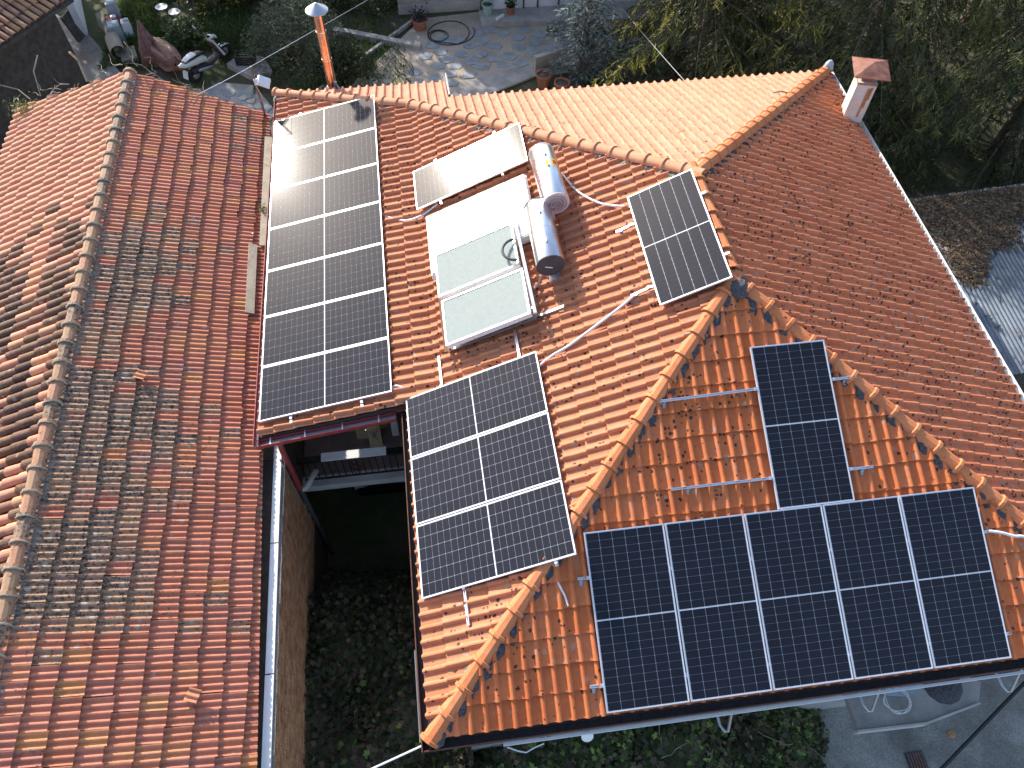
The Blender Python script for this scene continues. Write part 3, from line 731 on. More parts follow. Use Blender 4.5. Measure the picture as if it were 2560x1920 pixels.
# conduits
def conduit(pts, label, r=.022, mat='pvc', name='conduit', cat='conduit', group='white plastic conduits on the roof'):
    P = [Vector(p) for p in pts]; Q = []
    for i in range(len(P)-1):
        p0 = P[max(i-1, 0)]; p1 = P[i]; p2 = P[i+1]; p3 = P[min(i+2, len(P)-1)]
        for t in np.linspace(0, 1, 7)[:-1]:
            Q.append(.5*((2*p1)+(p2-p0)*t+(2*p0-5*p1+4*p2-p3)*t*t+(3*p1-p0-3*p2+p3)*t**3))
    Q.append(P[-1]); m = MB(); m.tube(Q, r, 7); return tag(m.build(name, M[mat], None, 60), label, cat, group)
conduit([(-.34, 9.74, .07), (-.05, 9.50, .11), (.221, 9.37, .19), (.516, 9.38, .30), (.80, 9.50, .44)], 'white conduit sagging between the long array and the glaring panel')
conduit([(2.62, 9.38, 1.35), (2.90, 9.10, 1.40), (3.10, 8.93, 1.455), (3.26, 8.41, 1.53), (3.464, 8.02, 1.63), (3.684, 7.75, 1.73), (4.02, 7.53, 1.86)], 'white conduit curving from the printed tank to the panel beside the ridge')
conduit([(2.06, 4.98, 1.0), (2.35, 5.12, 1.13), (2.643, 5.20, 1.265), (3.39, 5.504, 1.63), (3.70, 5.66, 1.78)], 'straight white conduit between the three panels and the panel beside the ridge')
conduit([(-.34, 5.46, .06), (-.25, 5.53, .10), (-.12, 5.47, .10), (.03, 5.24, .09)], 'short white conduit hooped over the step between two arrays')
conduit([(8.16, 1.549, .76), (8.342, 1.504, .745), (8.525, 1.442, .715), (8.72, 1.40, .69), (9.2, 1.1, .56)], 'white conduit leaving the street end of the front row')

# ------------------------------------------------------------------ solar water heaters
def heater_frame(o, L, Wd, ang): pass
Xw, Nw = Vector((cw, 0, cw*TW)), Vector((-cw*TW, 0, cw))
def wpt(x, y, h): return Vector((x, y, x*TW)) + Nw*h
hb = thing('solar_water_heater', 'solar water heater with two grey-green collectors and a black-ended steel tank', 'water heater', (1.5, 6.9, .67), group='solar water heaters on the roof')
def rel(o, root): o.matrix_parent_inverse = root.matrix_world.inverted() if False else Matrix.Translation(-root.location); return o
def collector(root, x0, x1, y0, y1, h0, h1, mat, framemat, th=.09, lab=None):
    a, b = wpt(x0, 0, h0), wpt(x1, 0, h1); d = (b-a); L = d.length; d.normalize(); Y = Vector((0, 1, 0)); Z = d.cross(Y)
    mw = frame(Vector((a.x, y0, a.z)), d, Y, Z); W_ = y1-y0
    m = MB(); m.box((L/2, W_/2, -th/2), (L, W_, th)); o = m.build('collector_box', framemat, root, None, lab); o.matrix_local = Matrix.Translation(-root.location) @ mw
    m = MB(); m.box((L/2, .015, .008), (L, .03, .016)); m.box((L/2, W_-.015, .008), (L, .03, .016)); m.box((.015, W_/2, .0075), (.03, W_-.06, .015)); m.box((L-.015, W_/2, .0075), (L*0+.03, W_-.06, .015))
    r = m.build('collector_rim', M['alu'], o)
    m = MB(); m.box((L/2, W_/2, .002), (L-.06, W_-.06, .005)); g = m.build('collector_glass', mat, o)
    return o, mw, L, W_
collector(hb, .78, 2.20, 6.93, 7.93, .33, .36, M['glass_collector'], M['white_paint'])
collector(hb, .82, 2.24, 5.84, 6.82, .33, .36, M['glass_collector'], M['white_paint'])
m = MB()
for y0, y1 in ((5.84, 6.82), (6.93, 7.93)): pass
m.span(wpt(.74, 7.93, .22), wpt(.76, 5.80, .22), .05, .06); m.build('support_rail', M['brown_wood'], hb).matrix_local = Matrix.Translation(-hb.location)
m = MB(); m.span(wpt(2.26, 8.0, .37), wpt(2.31, 5.80, .37), .05, .05); m.build('support_rail', M['alu'], hb).matrix_local = Matrix.Translation(-hb.location)
m = MB()
for y in (5.95, 7.8):
    m.span(wpt(.76, y, .02), wpt(.76, y, .22), .04, .04, (1,0,0)); m.span(wpt(2.28, y, .02), wpt(2.28, y, .36), .04, .04, (1,0,0)); m.span(wpt(.8, y, .06), wpt(2.7, y, .10), .04, .04)
m.build('support_legs', M['galv'], hb).matrix_local = Matrix.Translation(-hb.location)
def tank(root, c0, c1, r, mat, endmat, lab=None):
    """horizontal cylinder from near end c0 to far end c1"""
    c0, c1 = Vector(c0), Vector(c1); d = (c1-c0); L = d.length; d.normalize(); X = Vector((1, 0, 0)); X = (X-d*X.dot(d)).normalized(); Y = d.cross(X)
    mw = frame(c0, X, Y, d)
    m = MB(); m.lathe((0, 0, 0), [(r*.97, 0), (r, .012), (r, L-.012), (r*.97, L)], 40); m.f = m.f[:-2]; m.mi = m.mi[:-2]
    o = m.build('tank', mat, root, 35, lab); o.matrix_local = Matrix.Translation(-root.location) @ mw
    m = MB(); m.lathe((0, 0, .004), [(r*.96, 0), (r*.97, .02)], 40); m.lathe((0, 0, -.004), [(r*.99, 0), (r*1.012, .004), (r*1.012, .022), (r*.99, .024)], 40); m.lathe((0, 0, L-.024), [(r*.99, 0), (r*1.012, .002), (r*1.012, .026), (r*.96, .030)], 40)
    e = m.build('tank_end', endmat, o, 35)
    return o, L
tb_, LB = tank(hb, (2.525, 6.60, 1.585), (2.505, 7.97, 1.585), .238, M['steel'], M['dark_grey'])
m = MB(); m.lathe((0, 0, LB*.505), [(.2385, 0), (.2420, .003), (.2420, .012), (.2385, .015)], 40); m.build('seam', M['galv'], tb_, 35)
def on_tank(r, ang, z, t): return Matrix.Translation((r*math.cos(ang), r*math.sin(ang), z))
for z, k in ((LB*.24, 1), (LB*.74, 0)):
    an = rad(-95); m = MB(); p = Vector((.236*math.cos(an), .236*math.sin(an), z)); nrm = Vector((math.cos(an), math.sin(an), 0))
    Rm = nrm.to_track_quat('Z', 'Y').to_matrix(); m.lathe(p, [(.028, 0), (.028, .018), (.014, .024)], 10, Rm)
    if k: m.tube([p+nrm*.02, p+nrm*.05, p+nrm*.05+Vector((0, 0, .06))], .009, 6)
    m.build('fitting', M['galv'], tb_)
m = MB(); m.box((-.03, .02, -.014), (.13, .02, .006), Matrix.Rotation(.25, 3, 'Z')); m.build('label_strip', M['white_paint'], tb_)
m = MB(); m.tube([wpt(2.20-.20*math.sin(t), 7.24+.24*math.cos(t), .42+.06*math.sin(t)) for t in np.linspace(0, math.pi, 14)], .024, 8); m.build('hose', M['dark_grey'], hb, 50).matrix_local = Matrix.Translation(-hb.location)
m = MB(); m.span((2.52, 6.85, 1.10), (2.52, 6.85, 1.36), .25, .04, (1, 0, 0)); m.span((2.52, 7.75, 1.10), (2.52, 7.75, 1.36), .25, .04, (1, 0, 0)); m.tube([(2.40, 6.63, 1.38), (2.33, 6.58, 1.20), (2.25, 6.5, 1.16)], .016, 6)
m.box((2.62, 6.66, 1.24), (.18, .20, .10), Matrix.Rotation(-.4, 3, 'Y')); m.build('tank_stand', M['galv'], hb).matrix_local = Matrix.Translation(-hb.location)

ha = thing('solar_water_heater', 'solar water heater with red-printed tank, collectors hidden under white plastic sheet', 'water heater', (1.6, 8.5, .72), group='solar water heaters on the roof')
# the sheet drapes over two collectors: a box with soft edges and small wrinkles
def sheet():
    a, b = wpt(.63, 0, .27), wpt(2.56, 0, .30); d = (b-a).normalized(); L = (b-a).length; Z = d.cross(Vector((0, 1, 0)))
    y0, y1 = 7.55, 9.10; nu, nv = 44, 34; V = []; F = []
    for j in range(nv+1):
        for i in range(nu+1):
            u, v = i/nu, j/nv
            du = min(u, 1-u)*L; dv = min(v, 1-v)*(y1-y0); e = min(du, dv)
            drop = .10*max(0, 1-e/.05)**2
            wv = .007*nz(u*L, v*1.55, 3.1, 2)+.004*nz(u*L, v*1.55, 9, 4) + .010*math.exp(-((math.hypot(u*L-1.2, v*1.55-.9)-.33)/.02)**2)
            V.append(Vector((a.x, y0+(y1-y0)*v, a.z)) + d*(u*L) + Z*(wv-drop) - ha.location)
    for j in range(nv):
        for i in range(nu): F.append((j*(nu+1)+i, j*(nu+1)+i+1, (j+1)*(nu+1)+i+1, (j+1)*(nu+1)+i))
    m = MB(); m.add(V, F); o = m.build('plastic_sheet', M['white_sheet'], ha, 60)
    return o
sheet()
a_, L_ = None, None
m = MB(); A0, B0 = wpt(.645, 8.32, .17), wpt(2.55, 8.32, .20); dd = (B0-A0).normalized(); m.box((A0+B0)/2, ((B0-A0).length-.02, 1.50, .16), Matrix((dd, Vector((0,1,0)), dd.cross(Vector((0,1,0))))).transposed()); m.build('collector_box', M['white_paint'], ha).matrix_local = Matrix.Translation(-ha.location)
m = MB()
for pts in ([(.92, 8.92, .31), (.95, 8.60, .325), (.92, 8.47, .33), (.86, 8.40, .34), (.93, 8.28, .33), (.89, 8.16, .335), (.96, 8.05, .325), (.80, 7.92, .325), (.68, 7.86, .31)], [(2.22, 9.0, .33), (2.26, 8.90, .35), (2.20, 8.86, .36), (2.29, 8.82, .35), (2.23, 8.80, .34), (2.36, 8.45, .34), (2.42, 8.25, .34)]):
    m.tube([wpt(*p) for p in pts], .006, 5)
m.build('tie_cord', M['dark_grey'], ha).matrix_local = Matrix.Translation(-ha.location)
ta_, LA = tank(ha, (2.815, 7.87, 1.74), (2.755, 9.19, 1.74), .236, M['steel_bright'], M['pink_cap'])
m = MB()
for rr in (.20, .15, .10): m.lathe((0, 0, -.005), [(rr, 0), (rr, -.004), (rr-.012, -.004), (rr-.012, 0)], 32)
m.build('end_rings', M['pink_cap'], ta_)
m = MB(); m.lathe((-.03, .12, -.008), [(.026, 0), (.026, .008)], 8); m.lathe((.13, -.14, -.008), [(.016, 0), (.016, .008)], 8); m.build('plug', M['red_ink'], ta_)
for z in (.70, 1.0):
    an = rad(-90); m = MB(); p = Vector((.235*math.cos(an), .235*math.sin(an), z)); nrm = Vector((math.cos(an), math.sin(an), 0))
    m.lathe(p, [(.018, 0), (.018, .012)], 8, nrm.to_track_quat('Z', 'Y').to_matrix()); m.build('fitting', M['dark_grey'], ta_)
# writing wrapped on the drums
def wrap_text(body, size, r, ang0, z0, mat, parent, name='lettering', sx=1., along=-1):
    cu = bpy.data.curves.new('lettering', 'FONT'); cu.body = body; cu.size = size; cu.align_x = 'CENTER'; cu.align_y = 'CENTER'; cu.resolution_u = 3
    ob = bpy.data.objects.new('lettering', cu); COL.objects.link(ob)
    dg = bpy.context.evaluated_depsgraph_get(); me = bpy.data.meshes.new_from_object(ob.evaluated_get(dg)); bpy.data.objects.remove(ob); bpy.data.curves.remove(cu)
    for v in me.vertices:
        x, y = v.co.x*sx, v.co.y; an = ang0 + y/r
        v.co = (r*math.cos(an), r*math.sin(an), z0 + along*x)
    me.materials.clear(); me.materials.append(mat); me.name = name
    return link(name, me, parent)
wrap_text('HELIOAKMI', .15, .2385, rad(-150), LA*.50, M['red_ink'], ta_, sx=1.02)
wrap_text('HELIOAKMI', .15, .2385, rad(-18), LA*.50, M['red_ink'], ta_, sx=1.02)
def sticker(an, z, wd, ht, mat, r, name='sticker', parent=None):
    V = []; F = []; n = 6
    for i in range(n+1):
        a = an-(ht/r)*(i/n-.5); V += [(r*math.cos(a), r*math.sin(a), z-wd/2), (r*math.cos(a), r*math.sin(a), z+wd/2)]
    for i in range(n): F.append((2*i, 2*i+2, 2*i+3, 2*i+1))
    m = MB(); m.add(V, F); return m.build(name, mat, parent or ta_)
sticker(rad(-58), LA*.62, .17, .13, M['yellow_ink'], .2378); sticker(rad(-58), LA*.62, .11, .075, M['red_ink'], .2386, 'sticker_print')
sticker(rad(-92), LA*.60, .13, .05, M['yellow_ink'], .2378)
m = MB(); m.span((2.80, 8.05, 1.28), (2.80, 8.05, 1.52), .3, .04, (1, 0, 0)); m.span((2.76, 9.0, 1.26), (2.76, 9.0, 1.52), .3, .04, (1, 0, 0)); m.build('tank_stand', M['galv'], ha).matrix_local = Matrix.Translation(-ha.location)

# ------------------------------------------------------------------ flue, chimney
fp = thing('flue_pipe', 'tall shiny copper-coloured flue pipe with a conical steel cap', 'flue', (-1.40, 14.88, -.60))
m = MB(); m.lathe((0, 0, -.3), [(.112, 0), (.112, 2.20)], 20); m.build('pipe', M['copper'], fp, 40)
for z in (.02, .75, 1.45):
    m = MB(); m.lathe((0, 0, z), [(.118, 0), (.123, .01), (.123, .05), (.118, .06)], 20); m.build('collar', M['copper'], fp, 40)
m = MB(); m.lathe((0, 0, 1.98), [(.25, 0), (.252, .015), (.03, .17), (.01, .18)], 24); m.build('cap', M['galv'], fp, 40)
m = MB(); m.lathe((0, 0, 1.88), [(.10, 0), (.10, .12)], 16); m.build('cap_neck', M['galv'], fp, 40)
m = MB(); m.box((.10, -.10, .12), (.06, .06, .25)); m.lathe((0, 0, -.05), [(.19, 0), (.12, .14)], 16); m.build('base_flashing', M['galv'], fp, 40)

cA, cB, cC = Vector((10.04, 12.03, 0)), Vector((10.155, 11.70, 0)), Vector((10.42, 11.62, 0))
ch_ = thing('chimney', 'white rendered chimney with rust streaks under a rusty pyramid cap', 'chimney', (10.20, 11.58, .03))
Rz = Matrix.Rotation(rad(-17), 3, 'Z')
m = MB(); m.box((0, 0, .28), (.42, .42, 1.56), Rz, taper=.97); m.build('stack', M['white_chimney'], ch_)
m = MB(); m.box((0, 0, -.16), (.49, .49, .34), Rz); m.build('base_collar', M['mortar'], ch_)
m = MB(); m.box((0, 0, 1.09), (.28, .28, .06), Rz); m.box((0, 0, 1.19), (.23, .23, .16), Rz); m.build('flue_collar', M['rust'], ch_)
m = MB()
h_ = .37; c = [Rz @ Vector((sx*h_, sy*h_, 0)) for sx, sy in ((-1,-1),(1,-1),(1,1),(-1,1))]
V = [p+Vector((0,0,1.26)) for p in c] + [p+Vector((0,0,1.28)) for p in c] + [Vector((0,0,1.43))]
m.add(V, [(3,2,1,0)]+[(i, (i+1) % 4, 4+(i+1) % 4, 4+i) for i in range(4)]+[(4+i, 4+(i+1) % 4, 8) for i in range(4)]); m.build('cap', M['rust'], ch_)
m = MB()
for dx, w_, z0, hh in ((.07, .045, .58, .72), (.11, .03, .71, .5), (.14, .02, .82, .3)): m.box(Rz @ Vector((dx, -.2085, z0)), (w_, .006, hh), Rz)
m.box(Rz @ Vector((0, -.206, 1.035)), (.40, .006, .045), Rz); m.box(Rz @ Vector((-.206, 0, 1.035)), (.006, .39, .05), Rz)
m.build('rust_streak', M['rust_stain'], ch_)
m = MB(); m.box((-.30, -.24, .02), (.12, .30, .02), Matrix.Rotation(rad(-35), 3, 'Z') @ Matrix.Rotation(.5, 3, 'Y')); m.box((-.36, .08, .14), (.14, .34, .015), Matrix.Rotation(rad(20), 3, 'Z') @ Matrix.Rotation(.7, 3, 'Y')); m.build('flashing', M['rust_stain'], ch_)

# ------------------------------------------------------------------ old house on the west side
old = thing('old_house', 'long low house with a weathered mossy tile roof and a brick side wall', 'house', (0, 0, 0))
RX, RZ, SE_, SW_ = -5.70, .42, .46, .4425
VOE = unit((-1, 0, SE_)); VOW = unit((1, 0, SW_)); coe, cow = -VOE[0], VOW[0]
OEX, OWX = -2.40, -9.05
OZE = RZ - SE_*(OEX-RX); OZW = RZ + SW_*(OWX-RX)
PE = [(RX+.05, -5), (-2.44, -5), (-2.94, 14.32), (RX+.05, 14.44)]
PWq = [(RX-.05, -5), (RX-.05, 14.47), (OWX, 15.55), (OWX, -5)]
OLD = [(.55,.205,.115), (.58,.235,.118), (.51,.185,.105), (.56,.21,.13), (.48,.185,.115), (.60,.255,.11), (.54,.195,.11)]
def tint_oe(u, v):
    x = OEX - v*coe; y = u
    band = max(0, 1-max(0, (x+5.6-1.0)/1.3)) * max(0, min(1, (11.0-y)/2.0)) * max(0, min(1, (y-1.4)/1.4))
    g = .18 + .55*nz(x, y, .55, 21) + .80*band*(.5 if random.random() < .08 else 1) + .30*nz(x, y, 1.1, 4) + random.uniform(-.09, .09) + (.45 if random.random() < .07 else 0)
    if y < 2.0: g -= .10
    k = random.random()
    b = OLD[int(k*7)]
    if b is OLD[5] and y > 2.5 and random.random() < .6: b = OLD[0]
    f = 1-.12*band
    return (round(b[0]*f, 2), round(b[1]*f, 2), round(b[2]*f, 2), round(max(0, min(1, g))*4)/4)
def tint_ow(u, v):
    y = -u; x = OWX + v*cow
    t = max(0, min(1, (10.8-y)/1.6))
    dark = random.random() < (.74*t if y > 2 else .45)
    b = random.choice([(.55,.265,.155), (.59,.295,.18), (.52,.235,.135)])
    g = random.choice((.5, .75, 1.)) if dark else .1+.25*t*random.random()
    if dark: kk = random.uniform(.20, .40); b = (b[0]*kk, b[1]*kk*1.08, b[2]*kk*1.1)
    return (round(b[0], 2), round(b[1], 2), round(b[2], 2), round(g*4)/4)
def wob(f, a=.018):
    """old courses sag: shift each tile a little along the slope and out of plane by a slow wave"""
    for i, (u, v, du, ang, t) in enumerate(f.full):
        du[1] += a*2.2*nz(u, v, .35, 6); du[2] += a*.9*(nz(u, v, .5, 8)+.4); f.full[i] = (u, v, du, ang + .02*nz(u, v, .6, 3), t)
fOE = Field((OEX, 0, OZE), (0, 1, 0), VOE, [ccw([(y, (OEX-x)/coe) for x, y in PE])], 'mars', .212, .345, tint_oe, jit=.007, v0=.06); wob(fOE)
fOW = Field((OWX, 0, OZW), (0, -1, 0), VOW, [ccw([(-y, (x-OWX)/cow) for x, y in PWq])], 'barr', .212, .375, tint_ow, jit=.006); wob(fOW, .012)
lay([fOE], M['old_tile'], old, 'roof_tile', 'roof_tiles', 300)
lay([fOW], M['barrel'], old, 'barrel_tile', 'barrel_tiles', 300)
dk = MB()
deck([(-2.50, -5), (-2.97, 14.30), (RX, 14.42), (RX, -5)], lambda x, y: RZ-SE_*(x-RX)); deck([(RX, -5), (RX, 14.42), (OWX+.05, 15.5), (OWX+.05, -5)], lambda x, y: RZ+SW_*(x-RX))
dk.build('roof', pbr('old_underlay', (.20, .09, .055), .9), old)
rr_o = [ridge_mesh(True, M['barrel'], t) for t in ((.36,.22,.13,.5), (.40,.21,.125,.5), (.31,.21,.14,1.), (.27,.18,.12,1.))]
run_ridge(old, (RX, 14.46, RZ), (RX, -5, RZ), (-SW_, 0, 1), (SE_, 0, 1), rr_o, .40, lift=.035)
m = MB(); mortar(m, (RX, 14.45, RZ), (RX, -5, RZ), (1, 0, -SE_), (SE_, 0, 1), .20, .045, rough=.35, off=.11)
m.build('ridge_mortar', M['mortar'], old)
m = MB(); mortar(m, (RX, -5, RZ), (RX, 14.45, RZ), (-1, 0, -SW_), (-SW_, 0, 1), .05, .05, rough=.7, off=.12)
y = 14.4
while y > -5:
    m.tube([Vector((RX+.14*math.cos(a), y+random.uniform(-.012, .012), RZ+.02+.135*math.sin(a))) for a in np.linspace(-.3, math.pi+.2, 9)], random.uniform(.010, .020), 5); y -= .40
m.build('ridge_joints', M['mortar_pale'], old)
m = MB()
m.prism([(-8.6, -5), (-2.80, -5), (-2.95, 14.0), (-5.6, 14.1), (-8.6, 14.9)], -8, -1.45)
m.add([(-5.6, 14.1, -1.45), (-2.95, 14.0, -1.45), (-5.66, 14.1, .42), (-8.6, 14.9, -1.45)], [(0,1,2), (0,2,3)])
m.build('wall', M['beige_wall'], old)
m = MB(); m.box((-2.56, .04, -4.9), (.36, 10.08, 7.48)); bw = m.build('side_wall', M['joint'], old)
m = MB()
for j in range(36):
    z = -1.22-.0735*j; y = -5.0+(.125 if j % 2 else 0)
    while y < 4.86:
        L = .235+random.uniform(-.01, .01)
        if random.random() > .035: m.box((-2.372+random.uniform(-.008, .006), y+L/2, z), (.03, L, .060+random.uniform(-.004, .003)))
        y += L+.015
b = m.build('bricks', M['brick'], bw); b['kind'] = 'stuff'
m = MB()
for i in range(60): m.box((-2.385, 5.06-.17*i, -1.17), (.06+random.uniform(-.012, .014), .172, .05+random.uniform(-.01, .008)))
m.build('coping', M['mortar'], old)
gA, gB = Vector((-2.475, 5.55, -1.10)), Vector((-2.445, -5, -1.14)); 
for i in range(5):
    a, b = gA.lerp(gB, i/5), gA.lerp(gB, (i+1)/5-.002); m = MB(); o = Vector((0, 0, random.uniform(-.006, .006)))
    m.span(a+o+Vector((0,0,-.05)), b+o+Vector((0,0,-.05)), .12, .008); m.span(a+o+Vector((.06,0,-.025)), b+o+Vector((.06,0,-.025)), .008, .06); m.span(a+o+Vector((-.06,0,-.02)), b+o+Vector((-.06,0,-.02)), .008, .07)
    m.span(a+o+Vector((.0,0,.0)), b+o+Vector((.0,0,.0)), .11, .006)
    m.build('gutter', M['white_paint'], old)

# boards and fragments lying on the old roof
def oe(x, y, h=.06): return Vector((x, y, RZ-SE_*(x-RX)+h))
m = MB(); m.span(oe(-3.06, 9.95, .10), oe(-3.03, 8.12, .10), .17, .035, (SE_, 0, 1))
tag(m.build('wooden_board', M['wood'], None), 'short grey plank lying on the old roof beside the long panel array', 'board')
m = MB(); m.span(oe(-2.90, 13.4, .13), oe(-2.86, 9.95, .13), .17, .03, (.2, 0, 1))
tag(m.build('wooden_board', M['wood'], None), 'long pale board wedged between the old roof and the long panel array', 'board')
for (x, y, l) in ((-4.55, 6.2, 'broken tile piece lying high on the mossy part of the old roof'), (-3.35, .9, 'broken ridged tile piece lying low on the old roof near the white gutter')):
    V, F = SHAPE['mars']; V = V*np.array([.9, .45, 1.]); o = link('tile_fragment', np_mesh('tile_fragment', V, F, M['old_tile'], np.tile(np.array((.46,.2,.11,.3)), (len(V), 1))))
    o.matrix_world = Matrix.Translation(oe(x, y, .10)) @ (Matrix.Rotation(rad(27.9), 4, 'Y') @ Matrix.Rotation(rad(70), 4, 'Z')); tag(o, l, 'broken tile')
# dead creeper along the far gable
m = MB(); gpts = [(-2.95, 14.35, -.93), (-5.66, 14.5, .58), (-9.05, 15.6, -.96)]
for k in range(46):
    s = random.random(); a, b = (gpts[0], gpts[1]) if random.random() < .4 else (gpts[1], gpts[2])
    p = Vector(a).lerp(Vector(b), s) + Vector((0, random.uniform(-.15, .08), random.uniform(.0, .06))); d = (Vector(b)-Vector(a)).normalized(); P = [p]
    for i in range(random.choice((3, 5, 7))):
        d = (d + Vector((random.gauss(0, .4), random.gauss(0, .35), random.gauss(.03, .3)))).normalized(); p = p + d*random.uniform(.06, .15); P.append(p)
    m.tube(P, [random.uniform(.006, .014)*(1-.7*i/len(P)) for i in range(len(P))], 5)
m.tube([(-8.6, 15.4, -.70), (-8.9, 15.7, -.62), (-9.4, 15.75, -.45)], .014, 5); m.tube([(-8.3, 15.35, -.6), (-8.35, 15.75, -.2), (-8.15, 15.9, .1)], .016, 5); m.tube([(-6.9, 14.9, .0), (-7.0, 15.2, .35), (-7.05, 15.1, .62)], .03, 5)
tag(m.build('dead_creeper', M['twig'], None), 'dry grey creeper stems along the far gable edge of the old roof', 'creeper', kind='stuff')

# ------------------------------------------------------------------ foliage
def leaf_mesh(name, P, size, tint, mat, parent=None, up=.6, aspect=1., dirs=None, n=4, fold=.0):
    """small flat leaves; P (k,3), size (k,), tint (k,3)"""
    k = len(P); N = np.random.normal(0, 1, (k, 3)); N /= np.linalg.norm(N, axis=1)[:, None]; N[:, 2] = np.abs(N[:, 2])+up; N /= np.linalg.norm(N, axis=1)[:, None]
    if dirs is None: A = np.random.normal(0, 1, (k, 3))
    else: A = dirs + np.random.normal(0, .25, (k, 3))
    if dirs is None: A -= N*(A*N).sum(1)[:, None]
    A /= np.linalg.norm(A, axis=1)[:, None]
    B = np.cross(N, A); B /= np.linalg.norm(B, axis=1)[:, None]
    if n == 4: prof = [(-1, -.1), (0, -.5), (1, 0), (0, .5)] if aspect == 1 else [(-1, -.5), (-.9, .5), (.8, .28), (1, -.2)]
    else: prof = [(-.55, 0), (-.8, -.55), (-.15, -.5), (.05, -1), (.35, -.42), (1, 0), (.35, .42), (.05, 1), (-.15, .5), (-.8, .55)]
    Vs = []
    for a, b in prof: Vs.append(P + A*(a*size/2)[:, None] + B*(b*size*aspect/2*(1 if n != 4 else 1.0))[:, None] + N*(fold*abs(b)*size)[:, None])
    V = np.stack(Vs, 1).reshape(-1, 3); F = np.arange(k*len(prof)).reshape(k, len(prof))
    T = np.repeat(np.concatenate([tint, np.ones((k, 1))], 1), len(prof), 0)
    return link(name, np_mesh(name, V, F, mat, T), parent)
def shades(cols, k, wts=None, j=.3):
    c = np.array(cols)[np.random.choice(len(cols), k, p=wts)]; return np.clip(c*np.random.uniform(1-j, 1+j, (k, 1)), 0, 1)

def conifer(base, H, R, label, group, cols, tipcol, whorls=28, per=7, droop=.45, sp=17, lo=.02, size=.26, name='conifer', seed=1, spread=1.):
    st = np.random.RandomState(seed); rs = random.Random(seed)
    t = thing(name, label, 'tree', base, group)
    m = MB(); m.tube([(0, 0, -.3), (.03, 0, H*.5), (0, .02, H)], [.20*H/10, .12*H/10, .015], 8); m.build('trunk', M['bark'], t, 50)
    bm = MB(); P, S, Dr, T = [], [], [], []
    for w_ in range(whorls):
        h = H*(lo+(.97-lo)*(w_/(whorls-1))**.9); Rl = R*(1-h/H)**.75*spread+.12
        for b in range(per):
            az = 2*math.pi*(b+rs.random()*.9)/per + w_*1.3; L = Rl*rs.uniform(.62, 1.12)
            pts = []
            for s in np.linspace(0, 1, 7):
                zz = h + L*(.16*s - droop*s*s + .10*max(0, s-.7)) + rs.uniform(-.02, .02)
                pts.append(Vector((math.cos(az+.1*s)*L*s, math.sin(az+.1*s)*L*s, zz)))
            bm.tube(pts, [.030*(1-.85*s)*max(.5, L/R) for s in np.linspace(0, 1, 7)], 4, False)
            ns = max(5, int(L*sp*.42)); bb = rs.uniform(.55, 1.35)
            for q in range(ns):
                s = (q+rs.random())/ns; s = .10+.90*s**.75; i = min(5, int(s*6)); f = s*6-i; c = pts[i].lerp(pts[i+1], f)
                side = (-1)**q; a2_ = az+side*(.75+.5*rs.random())*(1 if s < .93 else .2); ln = size*rs.uniform(1.5, 3.2)*(1.1-.45*s)
                d = Vector((math.cos(a2_), math.sin(a2_), -droop*.8*rs.random())); p = c.copy(); nst = max(3, int(ln/(size*.30))); tb_i = bb*rs.uniform(.75, 1.25)
                for e in range(nst):
                    d = (d + Vector((rs.gauss(0, .06), rs.gauss(0, .06), -droop*.62))).normalized(); p = p + d*(ln/nst)
                    for sg_ in (-1, 1):
                        sdv = d.cross(Vector((0, 0, 1))).normalized()*sg_*.65 if abs(d.z) < .95 else Vector((rs.gauss(0, 1), rs.gauss(0, 1), 0)).normalized()*.6
                        dd_ = d+sdv; P.append(tuple(p+dd_*size*.22)); S.append(size*rs.uniform(.6, 1.0)); Dr.append(tuple(dd_)); T.append((s, tb_i))
    bm.build('branches', M['bark'], t)['kind'] = 'stuff'
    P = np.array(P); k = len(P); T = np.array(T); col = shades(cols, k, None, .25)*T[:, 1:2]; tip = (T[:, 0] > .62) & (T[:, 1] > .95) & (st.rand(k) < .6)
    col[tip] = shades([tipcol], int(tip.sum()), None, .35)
    ox, oy = base[0], base[1]
    leaf_mesh('crown', P, np.array(S), col, M['needle'], t, up=.3, aspect=.30, dirs=np.array(Dr))
    return t
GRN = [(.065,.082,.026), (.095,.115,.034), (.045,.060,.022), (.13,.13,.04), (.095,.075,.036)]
GRN_SHADE = [tuple(c*.75 for c in g_) for g_ in GRN]  # greens scaled down: shade on the farther spruces put into the needle colour
conifer((9.6, 19.6, G), 13, 3.9, 'tall drooping spruce nearest the pale wall, sunlit yellow-green on its open side', 'drooping spruces behind the house', GRN, (.42,.36,.06), seed=2, droop=.42)  # sunlight on this spruce painted in as a strong yellow tip colour
conifer((13.9, 17.4, G), 14, 4.4, 'dark drooping spruce directly behind the white chimney', 'drooping spruces behind the house', GRN_SHADE, (.17,.17,.045), seed=5, droop=.5)
conifer((18.0, 15.0, G), 14, 4.9, 'dark drooping spruce whose branches hang over the zinc shed', 'drooping spruces behind the house', GRN_SHADE, (.13,.14,.04), seed=8, droop=.5)
conifer((20.5, 22.0, G), 15, 4.6, 'spruce deep in the dark corner behind the other spruces', 'drooping spruces behind the house', GRN_SHADE, (.12,.13,.04), seed=11, droop=.45, whorls=22)
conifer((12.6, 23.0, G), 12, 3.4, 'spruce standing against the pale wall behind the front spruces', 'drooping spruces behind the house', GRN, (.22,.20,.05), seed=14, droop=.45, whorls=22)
conifer((6.05, 20.2, G), 6.4, 1.3, 'small blue-grey spruce at the corner of the stone patio', None, [(.13,.17,.165), (.17,.22,.21), (.09,.125,.12), (.21,.26,.24)], (.25,.31,.29), whorls=28, per=8, droop=.14, sp=20, size=.13, name='blue_spruce', seed=21)
